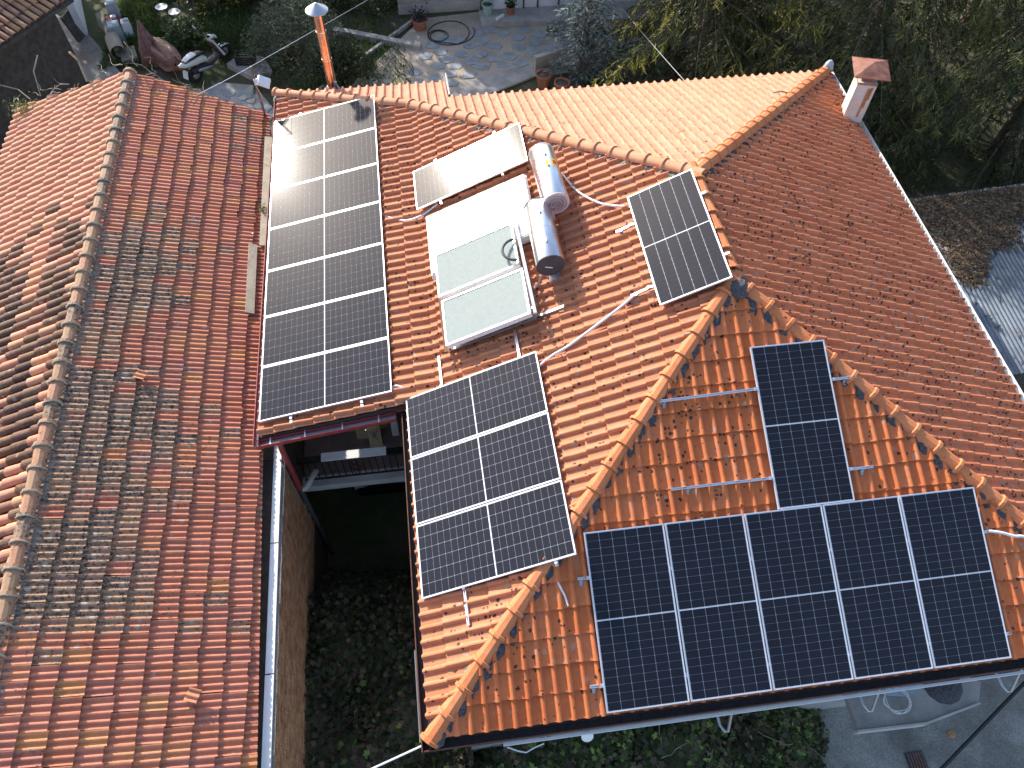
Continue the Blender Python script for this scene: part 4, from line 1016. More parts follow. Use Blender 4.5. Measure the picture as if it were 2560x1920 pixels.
conifer((7.5, 19.0, G), 1.9, 1.3, 'low spreading juniper beside the small blue spruce', None, [(.07,.09,.06), (.10,.13,.09), (.05,.07,.05)], (.13,.16,.09), whorls=10, per=8, droop=.05, sp=16, size=.14, name='juniper', seed=23)

def shrub(base, r, h, label, cols, k=2600, size=.10, name='shrub', cat='shrub', group=None, stems=9, aspect=1., up=.5):
    t = thing(name, label, cat, base, group); m = MB()
    for i in range(stems):
        a = random.uniform(0, 6.3); e = Vector((math.cos(a)*r*.7, math.sin(a)*r*.7, h*random.uniform(.6, .95)))
        m.tube([(0, 0, -.1), e*.5+Vector((0, 0, h*.15)), e], [.035, .02, .006], 5)
    m.build('stems', M['bark'], t)
    c = np.random.normal(0, 1, (14, 3)); c /= np.linalg.norm(c, axis=1)[:, None]; c[:, 2] = np.abs(c[:, 2]); c *= np.array([r*.62, r*.62, h*.62]); c[:, 2] += h*.12
    idx = np.random.choice(14, k); d = np.random.normal(0, 1, (k, 3)); d /= np.linalg.norm(d, axis=1)[:, None]
    P = c[idx] + d*(np.random.uniform(.4, 1, (k, 1))**.5)*np.array([r*.45, r*.45, h*.36]); P[:, 2] = np.maximum(P[:, 2], .03)
    leaf_mesh('foliage', P, np.random.uniform(.6, 1.3, k)*size, shades(cols, k, None, .35), M['leaf'], t, up=up, aspect=aspect)
    return t
OLV = [(.075,.10,.055), (.11,.135,.08), (.055,.075,.04)]
DKG = [(.030,.046,.016), (.046,.066,.022), (.065,.075,.028)]
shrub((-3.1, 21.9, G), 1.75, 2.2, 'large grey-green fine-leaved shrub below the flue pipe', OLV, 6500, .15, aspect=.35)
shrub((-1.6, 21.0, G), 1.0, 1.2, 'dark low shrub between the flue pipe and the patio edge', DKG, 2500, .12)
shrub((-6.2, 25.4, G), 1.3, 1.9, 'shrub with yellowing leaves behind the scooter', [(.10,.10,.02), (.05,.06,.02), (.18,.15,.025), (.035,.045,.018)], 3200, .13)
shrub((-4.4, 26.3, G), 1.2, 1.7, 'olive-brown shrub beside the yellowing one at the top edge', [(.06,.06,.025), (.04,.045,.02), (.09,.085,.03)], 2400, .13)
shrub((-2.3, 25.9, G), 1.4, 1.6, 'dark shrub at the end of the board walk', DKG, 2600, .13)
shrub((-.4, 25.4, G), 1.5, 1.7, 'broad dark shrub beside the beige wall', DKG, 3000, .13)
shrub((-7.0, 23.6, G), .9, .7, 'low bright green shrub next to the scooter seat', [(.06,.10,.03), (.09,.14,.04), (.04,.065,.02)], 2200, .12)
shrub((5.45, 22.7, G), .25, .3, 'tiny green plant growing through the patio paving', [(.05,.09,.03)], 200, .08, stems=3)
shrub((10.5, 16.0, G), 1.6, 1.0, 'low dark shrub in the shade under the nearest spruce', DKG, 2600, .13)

# taller trees beyond the top of the picture; their shade falls on the garden
for i, (x, y, h, r, l) in enumerate(((-9.5, 31.5, 9.0, 3.4, 'broad tree beyond the garden on the shed side'), (-4.2, 33.0, 9.5, 3.6, 'broad tree beyond the middle of the garden'), (.8, 33.5, 9.5, 3.4, 'broad tree beyond the beige wall'), (-13.5, 30.0, 9, 3.4, 'broad tree behind the little tiled shed'))):
    t = thing('broadleaf_tree', l, 'tree', (x, y, G), 'trees beyond the garden'); m = MB(); m.tube([(0,0,-.2), (.1,0,h*.35), (0,.1,h*.75)], [.22, .16, .05], 8)
    for k in range(7):
        a = k*.9; m.tube([(.05, 0, h*(.3+.05*k)), (math.cos(a)*r*.4, math.sin(a)*r*.4, h*(.5+.04*k)), (math.cos(a)*r*.7, math.sin(a)*r*.7, h*(.62+.04*k))], [.09, .05, .02], 5)
    m.build('trunk', M['bark'], t)
    c = np.random.normal(0, 1, (22, 3)); c /= np.linalg.norm(c, axis=1)[:, None]; c *= np.array([r*.7, r*.7, h*.30]); c[:, 2] += h*.62
    k = 5200; idx = np.random.choice(22, k); d = np.random.normal(0, 1, (k, 3)); d /= np.linalg.norm(d, axis=1)[:, None]
    leaf_mesh('crown', c[idx]+d*(np.random.uniform(.3, 1, (k, 1))**.5)*np.array([r*.36, r*.36, h*.14]), np.random.uniform(.22, .42, k), shades(DKG, k), M['leaf'], t, up=.4)

# creeping ground cover: courtyard and front strip
def cover(name, label, region, zf, k, size, cols, wts, depth=.30, cat='ground cover'):
    (x0, x1, y0, y1) = region; x = np.random.uniform(x0, x1, k*2); y = np.random.uniform(y0, y1, k*2)
    d = np.array([mn.noise(Vector((a*1.1, b*1.1, 3))) for a, b in zip(x, y)]); keep = np.random.rand(k*2) < np.clip(.62+d*.9, .12, 1); x, y = x[keep][:k], y[keep][:k]
    z = np.array([zf(a, b) for a, b in zip(x, y)]); ok = z > -90; x, y, z = x[ok], y[ok], z[ok]
    z = z - np.random.rand(len(x))**1.6*depth; P = np.stack([x, y, z], 1)
    hue = np.array([mn.noise(Vector((a*.8+9, b*.8, 1))) for a, b in zip(x, y)])
    c = shades(cols, len(x), wts, .4); c *= (1+.6*hue)[:, None]
    o = leaf_mesh(name, P, np.random.uniform(.6, 1.35, len(x))*size, np.clip(c, .004, 1), M['leaf'], None, up=.8, n=6, fold=.12)
    return tag(o, label, cat, kind='stuff')
def z_court(x, y):
    t = (x+2.35)/2.7; b = -3.15-.75*t+.35*mn.noise(Vector((x*.9, y*.9, 0)))+.15*mn.noise(Vector((x*2.3, y*2.3, 4)))
    return b - max(0, (y-3.2))*1.6
def z_front(x, y):
    if y < -2.6+.25*x*.3+.5*mn.noise(Vector((x*.8, 1, 0))) - (0 if x > 2 else 2) : return -99
    b = GS+.35+.75*max(0, min(1, (y+2.2)/2.2))+.4*mn.noise(Vector((x*.8, y*.8, 2)))+.15*mn.noise(Vector((x*2.5, y*2.5, 4)))
    if x > 6.3: b -= (x-6.3)*1.0
    return b if b > GS-.05 else -99
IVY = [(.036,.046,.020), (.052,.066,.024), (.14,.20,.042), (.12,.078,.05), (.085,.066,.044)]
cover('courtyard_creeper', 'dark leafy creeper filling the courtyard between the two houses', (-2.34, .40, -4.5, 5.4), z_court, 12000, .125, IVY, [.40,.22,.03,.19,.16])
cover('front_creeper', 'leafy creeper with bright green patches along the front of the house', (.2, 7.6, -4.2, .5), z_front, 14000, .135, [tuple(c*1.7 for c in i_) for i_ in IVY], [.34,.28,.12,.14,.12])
mm = MB(); V = []; F = []; nx_, ny_ = 12, 40
for j in range(ny_+1):
    for i in range(nx_+1):
        x, y = -2.36+2.78*i/nx_, -5+10.3*j/ny_; V.append((x, y, max(-6, z_court(x, y)-.22)))
for j in range(ny_):
    for i in range(nx_): F.append((j*(nx_+1)+i, j*(nx_+1)+i+1, (j+1)*(nx_+1)+i+1, (j+1)*(nx_+1)+i))
mm.add(V, F); V = []; F = []
for j in range(25):
    for i in range(37):
        x, y = .25+7.2*i/36, -4.4+4.8*j/24; z = z_front(x, y); V.append((x, y, z-.22 if z > -90 else GS-.2))
for j in range(24):
    for i in range(36): F.append((j*37+i, j*37+i+1, (j+1)*37+i+1, (j+1)*37+i))
mm.add(V, F); tag(mm.build('bank', M['soil'], smooth=80), kind='structure')
# dead stems through the front creeper
m = MB()
for k in range(60):
    x, y = random.uniform(.3, 7), random.uniform(-2.6, .2); z = z_front(x, y)
    if z < -90: continue
    p = Vector((x, y, z-.05)); d = Vector((random.gauss(0, 1), random.gauss(0, 1), .3)).normalized(); P = [p]
    for i in range(5): d = (d+Vector((random.gauss(0, .3), random.gauss(0, .3), random.gauss(-.03, .2)))).normalized(); p = p+d*.14; P.append(p)
    m.tube(P, .007, 4)
tag(m.build('bramble_stems', M['twig'], None), 'thin dry stems poking out of the front creeper', 'stems', kind='stuff')

def grass(name, label, region, k, h=.16, cols=None, zf=None, poly=None):
    x0, x1, y0, y1 = region; x = np.random.uniform(x0, x1, k); y = np.random.uniform(y0, y1, k)
    d = np.array([mn.noise(Vector((a*.6, b*.6, 5))) for a, b in zip(x, y)]); kp_ = d > -.22; x, y, d = x[kp_], y[kp_], d[kp_]
    if poly: kp_ = np.array([inside(poly, a, b) for a, b in zip(x, y)]); x, y, d = x[kp_], y[kp_], d[kp_]
    P = np.stack([x, y, np.array([ground_z(a, b) for a, b in zip(x, y)])+.04+np.random.rand(len(x))*h*.5], 1); k = len(x)
    dirs = np.random.normal(0, .7, (k, 3)); dirs[:, 2] = 1
    o = leaf_mesh(name, P, np.random.uniform(.6, 1.5, k)*h, shades(cols or [(.05,.085,.022), (.075,.115,.03), (.095,.12,.036)], k)*(1+.7*d)[:, None], M['leaf'], None, up=0, aspect=.22, dirs=dirs)
    return tag(o, label, 'grass', kind='stuff')
grass('grass', 'rough grass around the scooter and the brown cover', (-9.6, -4.6, 22.2, 28), 16000, .22)
grass('grass', 'grass strips between the pale wall and the small blue spruce', (6.2, 16, 13.6, 23.2), 16000, .2)
grass('grass', 'weeds around the board walk and the grey-green shrub', (-4.6, 1.0, 18.8, 28), 9000, .2)

# ------------------------------------------------------------------ garden: patio, walls, small things
PAT = [(-2.55, 20.2), (-1.45, 20.6), (1.05, 24.1), (3.1, 24.3), (3.1, 23.3), (6.9, 23.2), (7.2, 20.6), (4.6, 20.45), (2.62, 19.5), (2.0, 17.0), (-1.9, 17.0)]
m = MB(); m.prism(PAT, G-.3, G+.03); patio = tag(m.build('patio', M['patio']), kind='structure')
m = MB(); m.span((-2.5, 20.35, G+.06), (1.0, 24.25, G+.06), .10, .12); m.build('kerb', M['concrete'], patio)
m = MB(); m.add([(2.62, 19.46, G+.034), (4.6, 20.42, G+.034), (4.4, 21.1, G+.034), (2.2, 20.3, G+.034), (1.6, 19.4, G+.034), (1.9, 17.2, G+.034)], [tuple(range(6))]); m.build('apron', M['concrete'], patio)
def flags(parent, poly, n, r, mat, z, name='flagstone', seed=3, keep=.85):
    rs = random.Random(seed); xs_ = [p[0] for p in poly]; ys_ = [p[1] for p in poly]; pts = []
    def inp(x, y):
        c = False; j = len(poly)-1
        for i in range(len(poly)):
            if (poly[i][1] > y) != (poly[j][1] > y) and x < (poly[j][0]-poly[i][0])*(y-poly[i][1])/(poly[j][1]-poly[i][1])+poly[i][0]: c = not c
            j = i
        return c
    for _ in range(6000):
        x, y = rs.uniform(min(xs_), max(xs_)), rs.uniform(min(ys_), max(ys_))
        if inp(x, y) and all((x-a)**2+(y-b)**2 > (r*1.55)**2 for a, b in pts): pts.append((x, y))
        if len(pts) >= n: break
    for (x, y) in pts:
        if rs.random() > keep: continue
        nn = rs.choice((5, 6, 6, 7)); a0 = rs.random()*6; P = []
        for i in range(nn):
            near = min([1]+[math.hypot(px_-x, py_-y) for px_, py_ in pts if (px_, py_) != (x, y)])
            q = rs.uniform(.62, 1.02)*r*rs.uniform(.85, 1.1); P.append((q*math.cos(a0+6.283*i/nn)*1.12, q*math.sin(a0+6.283*i/nn)*.92))
        mb = MB(); mb.prism(P, 0, .012+rs.uniform(0, .012)); o = mb.build(name, mat, parent); o.location = (x, y, z); o.rotation_euler = (rs.gauss(0, .012), rs.gauss(0, .012), 0)
flags(patio, [(.2, 20.4), (1.2, 22.6), (3.2, 23.2), (6.6, 23.0), (6.8, 21.4), (4.4, 21.2), (2.2, 20.4), (1.2, 19.6)], 80, .30, M['flag'], G+.03, seed=4, keep=.9)
m = MB(); m.prism([(-5.75, 21.2), (-4.6, 20.9), (-3.9, 19.6), (-3.4, 16.5), (-6.4, 16.5), (-6.6, 20.4)], G-.2, G+.02); path = tag(m.build('path', M['concrete']), kind='structure')
flags(path, [(-5.9, 20.6), (-4.8, 20.6), (-4.1, 19.4), (-3.8, 17.5), (-5.9, 17.5)], 30, .26, M['flag'], G+.02, seed=9)
flags(path, [(-5.0, 20.4), (-4.2, 20.0), (-3.7, 18.8), (-4.4, 18.6)], 10, .17, M['sunpatch_stone'], G+.035, 'sunpatch_stone', seed=12)  # small stones; their pale colour paints the sun patch on the shaded path
m = MB(); m.prism([(-5.5, 21.95), (-4.65, 21.2), (-4.0, 21.4), (-4.3, 22.2), (-5.0, 22.6)], G-.2, G+.16); tag(m.build('stone_slab', M['concrete']), 'low concrete slab that the black crate stands on', 'slab')
# board walk
bwk = thing('board_walk', 'dark weathered board walk between the shrubs, left of the flue pipe', 'board walk', (-3.9, 24.2, G))
for i in range(12):
    mb = MB(); mb.box((0, 0, .05), (1.5, .17, .035)); o = mb.build('plank', M['dark_wood'], bwk); o.location = (.35*math.sin(i*.2), -1.6+.20*i*1.2, random.uniform(0, .012)); o.rotation_euler = (0, 0, random.gauss(.12, .025))
m = MB(); m.span((-2.0, 23.6, G+.08), (.9, 22.3, G+.08), .22, .2); tag(m.build('garden_kerb', M['concrete']), 'low concrete kerb crossing the dark bed beside the flue pipe', 'kerb')
# pale house beyond the patio
ph = thing('pale_house', 'white rendered house along the top edge behind the patio', 'house', (8.5, 28, G))
m = MB(); m.box((.2, 0, 1.8), (10.7, 7.8, 4.0)); m.build('wall', M['white_wall'], ph)
m = MB(); m.box((.2, 0, 3.9), (11.4, 8.5, .18)); m.build('roof', M['concrete'], ph)
m = MB()
for x in (-3.85, -3.35, -2.6): m.box((x, -3.95, 1.6), (.05, .05, 3.4))
m.build('pole', M['dark_wood'], ph)
m = MB(); m.box((1.4, -3.96, 2.3), (1.0, .06, 1.2)); m.build('window', M['car_glass'], ph)
bw2 = thing('garden_wall', 'beige rendered wall with a stone footing left of the white house', 'wall', (1.7, 24.75, G))
m = MB(); m.box((0, .1, 1.3), (2.9, .3, 2.9)); m.build('wall', M['beige_wall'], bw2)
m = MB(); m.box((0, -.15, .14), (2.9, .18, .34)); m.build('footing', M['concrete'], bw2)
m = MB(); m.prism([(3.06, 23.32), (9.6, 22.95), (9.6, 24.08), (3.06, 24.08)], G-.1, G+.22); tag(m.build('terrace_step', M['concrete']), 'raised concrete step along the foot of the white house', 'step')
m = MB(); m.prism([(6.5, 21.7), (10.5, 21.5), (10.5, 22.15), (6.5, 22.35)], G-.1, G+.04); tag(m.build('path', M['concrete']), kind='structure')
def pot(loc, r, h, mat, label, plant=None, name='plant_pot'):
    t = thing(name, label, 'pot', loc); m = MB(); m.lathe((0, 0, 0), [(r*.72, 0), (r*.95, h*.82), (r*1.08, h*.84), (r*1.08, h), (r*.92, h), (r*.88, h*.85), (.01, h*.84)], 18); m.build('pot', mat, t, 40)
    m = MB(); m.lathe((0, 0, h*.86), [(r*.88, 0), (.01, .02)], 14); m.build('soil', M['dark_wood'], t)
    if plant:
        k = 160; P = np.random.normal(0, 1, (k, 3))*np.array([r*.5, r*.5, .10])+np.array([0, 0, h+.14]); leaf_mesh('plant', P, np.full(k, .11), shades(plant, k), M['leaf'], t)
    return t
pot((3.36, 23.85, G+.22), .20, .36, M['green_plastic'], 'pale green tub on the step by the corner of the white house')
pot((4.15, 23.75, G+.22), .15, .28, M['terracotta'], 'terracotta pot with a green plant on the step', [(.04,.075,.025)])
pot((.95, 23.5, G+.03), .27, .36, M['terracotta'], 'terracotta pot holding a dark plant beside the garden hose', [(.03,.035,.03)])
pot((4.72, 19.85, G), .24, .46, M['terracotta'], 'empty terracotta pot below the small blue spruce')
pot((5.25, 19.45, G), .24, .40, M['terracotta'], 'terracotta pot half hidden under the small blue spruce')
m = MB(); m.box((0, 0, .30), (1.0, .16, .6)); o = m.build('planter_edge', M['concrete']); o.location = (5.0, 20.75, G); o.rotation_euler = (0, 0, .35); tag(o, 'broken concrete planter edge beside the small blue spruce', 'planter')
m = MB(); m.tube([Vector((1.55+.25*math.cos(t)*(1+.05*t), 22.95+.28*math.sin(t)*(1+.03*t), G+.06)) for t in np.linspace(0, 11, 40)] + [Vector((1.95+.62*math.sin(t)*(1+.05*t), 23.1-.72*math.cos(t), G+.05)) for t in np.linspace(.3, 8.2, 34)], .014, 6)
tag(m.build('garden_hose', M['cable'], None, 60), 'dark garden hose lying in loops on the patio', 'hose')
m = MB()
for k in range(5): m.tube([Vector((3.55+.17*math.cos(t)*(1+.04*k), 24.02-.02*k, G+1.05+.32*math.sin(t)*(1+.05*k))) for t in np.linspace(0, 6.2, 18)], .022, 6)
tag(m.build('hose_coil', M['cable'], None, 60), 'black hose coil hanging on the white house wall above the green tub', 'hose')
m = MB(); m.box((3.75, 23.5, G+.27), (.36, .08, .08), Matrix.Rotation(.7, 3, 'Z')); tag(m.build('white_pipe_piece', M['white_paint']), 'short white pipe piece on the step between the tub and the pot', 'pipe')
for x, y, l in ((-7.98, 25.5, 'white ring-shaped dish lying in the grass'), (-7.5, 25.15, 'round white plate lying in the grass')):
    m = MB(); m.lathe((x, y, G+.16), [(.05, 0), (.20, .02), (.21, .05), (.13 if 'ring' in l else .19, .045), (.10 if 'ring' in l else .02, .03)], 18); tag(m.build('white_plate', M['white_paint'], None, 50), l, 'plate', 'white plates in the grass')
# brown covered thing
cv = thing('covered_parasol', 'folded thing under a creased brown tarpaulin beside the old roof', 'cover', (-7.95, 22.8, G))
def drape(cs, name, seed):
    V = []; F = []; n = 30; rs = random.Random(seed)
    for i, (x, y, z, r) in enumerate(cs):
        for k in range(n):
            a = 6.283*k/n; q = r*(1+.15*math.sin(5*a+i*.5)+.10*math.sin(9*a+seed)+.05*math.sin(14*a)); V.append((x+q*.74*math.cos(a), y+q*.74*math.sin(a), z))
    for i in range(len(cs)-1):
        for k in range(n): F.append((i*n+k, i*n+(k+1) % n, (i+1)*n+(k+1) % n, (i+1)*n+k))
    m = MB(); m.add(V, F); return m.build(name, M['tarp'], cv, 50)
drape([(0, -.1, 0, .62), (0, -.1, .28, .52), (-.05, .0, .62, .33), (-.1, .1, .95, .16), (-.12, .2, 1.22, .04)], 'tarpaulin', 2)
o = drape([(0, 0, -.9, .30), (0, 0, -.75, .42), (0, 0, 0, .46), (0, 0, .6, .40), (0, 0, .85, .30), (0, 0, .9, .05)], 'rolled_cover', 5); o.location = (.55, -.55, .42); o.rotation_euler = (rad(82), 0, rad(30))
# discarded things by the shed
t = thing('carpet_roll', 'beige rolled carpet among discarded things by the grass', 'carpet', (-9.1, 23.1, G)); m = MB()
sp_ = [(.05+.012*k, k) for k in range(26)]; P = [Vector((r*math.cos(k*.5), 0, r*math.sin(k*.5)+.34)) for r, k in sp_]
V = [p+Vector((0, -.45, 0)) for p in P]+[p+Vector((0, .45, 0)) for p in P]; n = len(P); m.add(V, [(i, i+1, n+i+1, n+i) for i in range(n-1)]); o = m.build('roll', M['rug'], t, 60); o.rotation_euler = (0, 0, .35)
m = MB(); m.box((.35, -.25, .1), (.5, .7, .2), Matrix.Rotation(.3, 3, 'Z')); m.build('folded_end', M['rug'], t)
for (x, y, z, dx, dy, dz, mt, nm, l, ct) in ((-9.25, 23.95, .3, .42, .5, .6, 'blue_grey', 'plastic_box', 'pale blue plastic box behind the carpet roll', 'box'), (-8.95, 24.25, .25, .3, .35, .5, 'white_paint', 'plastic_bag', 'white plastic bag next to the pale blue box', 'bag'), (-9.5, 24.75, .18, .45, .35, .35, 'red_cloth', 'red_basin', 'red plastic basin above the pale blue box', 'basin'), (-9.55, 25.3, .3, .38, .4, .6, 'blue_grey', 'water_container', 'pale jerrycan standing apart near the white shed wall', 'jerrycan')):
    tt = thing(nm, l, ct, (x, y, G)); m = MB(); m.box((0, 0, z), (dx, dy, dz), Matrix.Rotation(.25, 3, 'Z'), taper=.82); m.build('body', M[mt], tt); m = MB(); m.lathe((dx*.15, 0, z+dz/2), [(.09, 0), (.09, .05), (.05, .06)], 10); m.build('lid', M['white_paint'] if mt != 'white_paint' else M['blue_grey'], tt)
# the little tiled shed
sh = thing('tiled_shed', 'small shed with an old barrel-tile roof in the far corner', 'shed', (0, 0, 0))
E0 = np.array([-10.53, 19.13, -1.55]); ED = unit((.545, .838, 0)); UD = np.array([-ED[1], ED[0], 0]); VSH = unit(UD+np.array([0, 0, .42])); csh = np.linalg.norm(VSH[:2])
fSh = Field(E0, -ED*-1 if False else ED*-1*-1, VSH, [], 'barr', .212, .375, tint_ow)
def tint_sh(u, v):
    b = random.choice([(.42,.22,.11), (.34,.17,.10), (.48,.27,.14), (.30,.16,.11)]); return (*b, random.choice((.25, .5, .75)))
# right when looking up the slope (north-west) is along +ED turned: U x V must point up
U_ = ED if np.cross(ED, VSH)[2] > 0 else -ED
uv = lambda s, v: (s if U_ is ED else -s, v)
fSh = Field(E0, U_, VSH, [ccw([uv(-5, 0), uv(2.7, 0), uv(2.7, 4.4), uv(-5, 4.4)])], 'barr', .212, .375, tint_sh, jit=.008)
lay([fSh], M['barrel'], sh, 'barrel_tile', 'barrel_tiles', 120)
m = MB()
q = lambda s, v, dz: tuple(E0+ED*s+UD*v+np.array([0, 0, .42*v+dz]))
m.add([q(-5, 0, -.05), q(2.7, 0, -.05), q(2.7, 4, -.05), q(-5, 4, -.05), q(-5, 0, -.14), q(2.7, 0, -.14), q(2.7, 4, -.14), q(-5, 4, -.14)], [(0,1,2,3), (7,6,5,4), (0,4,5,1), (1,5,6,2), (2,6,7,3), (3,7,4,0)]); m.build('roof', M['dark_wood'], sh)
m = MB(); b0 = E0+ED*-4.7+UD*.7; b1 = E0+ED*2.4+UD*.7; b2 = b1+UD*3.2; b3 = b0+UD*3.2
m.prism([tuple(b0[:2]), tuple(b1[:2]), tuple(b2[:2]), tuple(b3[:2])], G-.2, -1.45); m.build('wall', M['dark_wood'], sh)  # dark material paints in the shade on the wall below the eave
m = MB(); m.span((-10.45, 24.3, G+.55), (-11.25, 27.2, G+.55), .22, 1.3); tag(m.build('white_wall_piece', M['white_wall']), 'flaking white wall end beside the shed door', 'wall')
m = MB(); m.box((0, 0, .45), (.55, .1, .9)); o = m.build('leaning_board', M['dark_wood']); o.location = (-10.5, 24.2, G); o.rotation_euler = (-.25, 0, 1.3); tag(o, 'dark board leaning against the flaking white wall end', 'board')
m = MB(); m.add([(-10.1, 24.9, G+.02), (-9.5, 23.9, G+.02), (-9.35, 24.1, G+.25), (-9.9, 25.2, G+.35), (-10.2, 25.3, G+.2)], [(0,1,2,3,4)]); tag(m.build('grey_sheet', M['rug']), 'crumpled grey sheet between the white wall end and the jerrycan', 'sheet')

# scooter
sco = thing('scooter', 'white and black scooter parked on the path edge, seat toward the old roof', 'scooter', (-6.38, 21.30, G))
sd_ = Vector((.93, 1.16, 0)).normalized(); sco.rotation_euler = (0, rad(-4), math.atan2(sd_.y, sd_.x))
for x, n_ in ((0, 'rear'), (1.36, 'front')):
    m = MB(); m.lathe((x, 0, .285), [(.17, -.05), (.262, -.06), (.285, -.02), (.285, .02), (.262, .06), (.17, .05)], 24, Matrix.Rotation(rad(90), 3, 'X')); wh = m.build('wheel', M['rubber'], sco, 40)
    m = MB(); m.lathe((x, 0, .285), [(.05, -.07), (.17, -.045), (.16, 0), (.15, .045), (.05, .07)], 16, Matrix.Rotation(rad(90), 3, 'X')); m.build('rim', M['galv'], wh, 40)
def loft(secs, name, mat, sm=50):
    """sections: x, z centre, half width, half height"""
    m = MB(); V = []; F = []; n = 12
    for x, z, hw, hh in secs:
        for k in range(n):
            a = 6.283*k/n; ca, sa = math.cos(a), math.sin(a); V.append((x, hw*math.copysign(abs(ca)**.7, ca), z+hh*math.copysign(abs(sa)**.7, sa)))
    for i in range(len(secs)-1):
        for k in range(n): F.append((i*n+k, i*n+(k+1) % n, (i+1)*n+(k+1) % n, (i+1)*n+k))
    F += [tuple(range(n))[::-1], tuple((len(secs)-1)*n+k for k in range(n))]; m.add(V, F); return m.build(name, mat, sco, sm)
loft([(-.44, .86, .05, .03), (-.30, .80, .12, .075), (0, .74, .16, .11), (.35, .66, .17, .13), (.56, .54, .13, .10)], 'rear_body', M['scooter_white'])
loft([(-.24, .88, .10, .02), (-.05, .89, .14, .045), (.30, .84, .14, .05), (.50, .78, .11, .045), (.62, .70, .06, .02)], 'seat', M['black'])
loft([(-.22, .905, .09, .02), (.08, .922, .125, .03), (.24, .905, .12, .02)], 'seat_cover', M['white_paint'])
loft([(-.12, .45, .12, .10), (.1, .40, .13, .12), (.40, .38, .14, .10), (.62, .32, .16, .05), (.98, .32, .15, .05), (1.06, .40, .13, .05)], 'floorboard', M['scooter_dark'])
m = MB(); m.box((1.10, 0, .62), (.07, .40, .64), Matrix.Rotation(rad(-18), 3, 'Y'), taper=.7); m.build('leg_shield', M['scooter_white'], sco)
m = MB(); m.box((1.055, 0, .60), (.03, .32, .5), Matrix.Rotation(rad(-18), 3, 'Y'), taper=.7); m.build('inner_shield', M['seat_brown'], sco)
m = MB(); m.tube([(1.36, .07, .25), (1.18, .06, .62)], .025, 6); m.tube([(1.36, -.07, .25), (1.18, -.06, .62)], .025, 6); m.tube([(1.16, 0, .6), (1.02, 0, .98)], .03, 6); m.build('fork', M['scooter_dark'], sco)
loft([(.94, 1.0, .10, .04), (1.04, 1.0, .13, .07), (1.14, .97, .10, .06), (1.18, .94, .05, .03)], 'handlebar_cowl', M['scooter_white'])
m = MB(); m.tube([(.92, -.36, 1.02), (1.0, -.2, 1.0), (1.0, .2, 1.0), (.92, .36, 1.02)], .02, 6); hbv = m.build('handlebar', M['scooter_dark'], sco)
m = MB(); m.box((.97, 0, 1.055), (.10, .14, .02)); m.build('dial', M['car_glass'], sco)
for s in (-1, 1):
    m = MB(); m.tube([(1.0, s*.22, 1.0), (.95, s*.34, 1.18), (.93, s*.42, 1.24)], .008, 5); mr_ = m.build('mirror_stem', M['scooter_dark'], sco); m = MB(); m.lathe((.93, s*.44, 1.25), [(.01, -.02), (.07, -.015), (.075, .005), (.01, .012)], 14, Matrix.Rotation(rad(75), 3, 'Y')); m.build('mirror', M['lamp_glass'], sco, 40)
loft([(1.14, .50, .07, .02), (1.30, .53, .085, .03), (1.48, .50, .08, .03), (1.60, .42, .05, .02)], 'front_mudguard', M['scooter_white'])
m = MB(); m.lathe((1.19, 0, .92), [(.01, 0), (.07, .01), (.07, .03), (.01, .04)], 12, Matrix.Rotation(rad(70), 3, 'Y')); m.build('headlight', M['lamp_glass'], sco, 40)
m = MB(); m.tube([(.62, -.16, .26), (.40, -.19, .34), (.06, -.20, .47)], [.025, .05, .045], 8); m.build('exhaust', M['galv'], sco, 50)
m = MB(); m.box((-.34, 0, .50), (.02, .20, .26), Matrix.Rotation(rad(20), 3, 'Y')); m.build('number_plate', M['white_paint'], sco); m = MB(); m.box((-.40, 0, .74), (.03, .16, .05)); m.build('tail_light', M['red_cloth'], sco)
# crate
cr_ = thing('plastic_crate', 'black slatted plastic crate on the concrete slab', 'crate', (-4.85, 21.95, G+.16)); cr_.rotation_euler = (0, 0, -.12)
m = MB(); m.box((0, 0, .012), (.56, .36, .02)); m.build('base', M['black'], cr_)
for i in range(4):
    z = .05+.075*i; m = MB(); m.box((0, -.18, z), (.58, .012, .05)); m.box((0, .18, z), (.58, .012, .05)); m.box((-.285, 0, z), (.012, .348, .05)); m.box((.285, 0, z), (.012, .348, .05)); m.build('slat_ring', M['black'], cr_)
m = MB()
for sx in (-1, 1):
    for sy in (-1, 1): m.box((sx*.283, sy*.178, .16), (.03, .03, .31))
m.build('corner_post', M['black'], cr_)
# pole with floodlight at the old roof's corner
po = thing('floodlight_pole', 'thin rusty pole with a white floodlight at the corner of the old roof', 'pole', (-3.02, 14.23, -.95))
m = MB(); m.tube([(0, 0, -3.5), (0, 0, 1.5)], .026, 8); m.build('pole', M['pole'], po, 50)
fl_ = MB(); fl_.box((.20, -.02, 1.12), (.30, .26, .07), Matrix.Rotation(rad(28), 3, 'Y') @ Matrix.Rotation(rad(18), 3, 'X'), taper=.8); fo = fl_.build('floodlight', M['white_paint'], po)
m = MB(); m.box((.03, -.02, 1.12), (.10, .04, .16)); m.build('bracket', M['white_paint'], po)
m = MB(); m.tube([(-.0, -.03, 1.0), (.06, -.06, .8), (.0, -.03, .6)], .008, 5); m.build('lead', M['galv'], po)

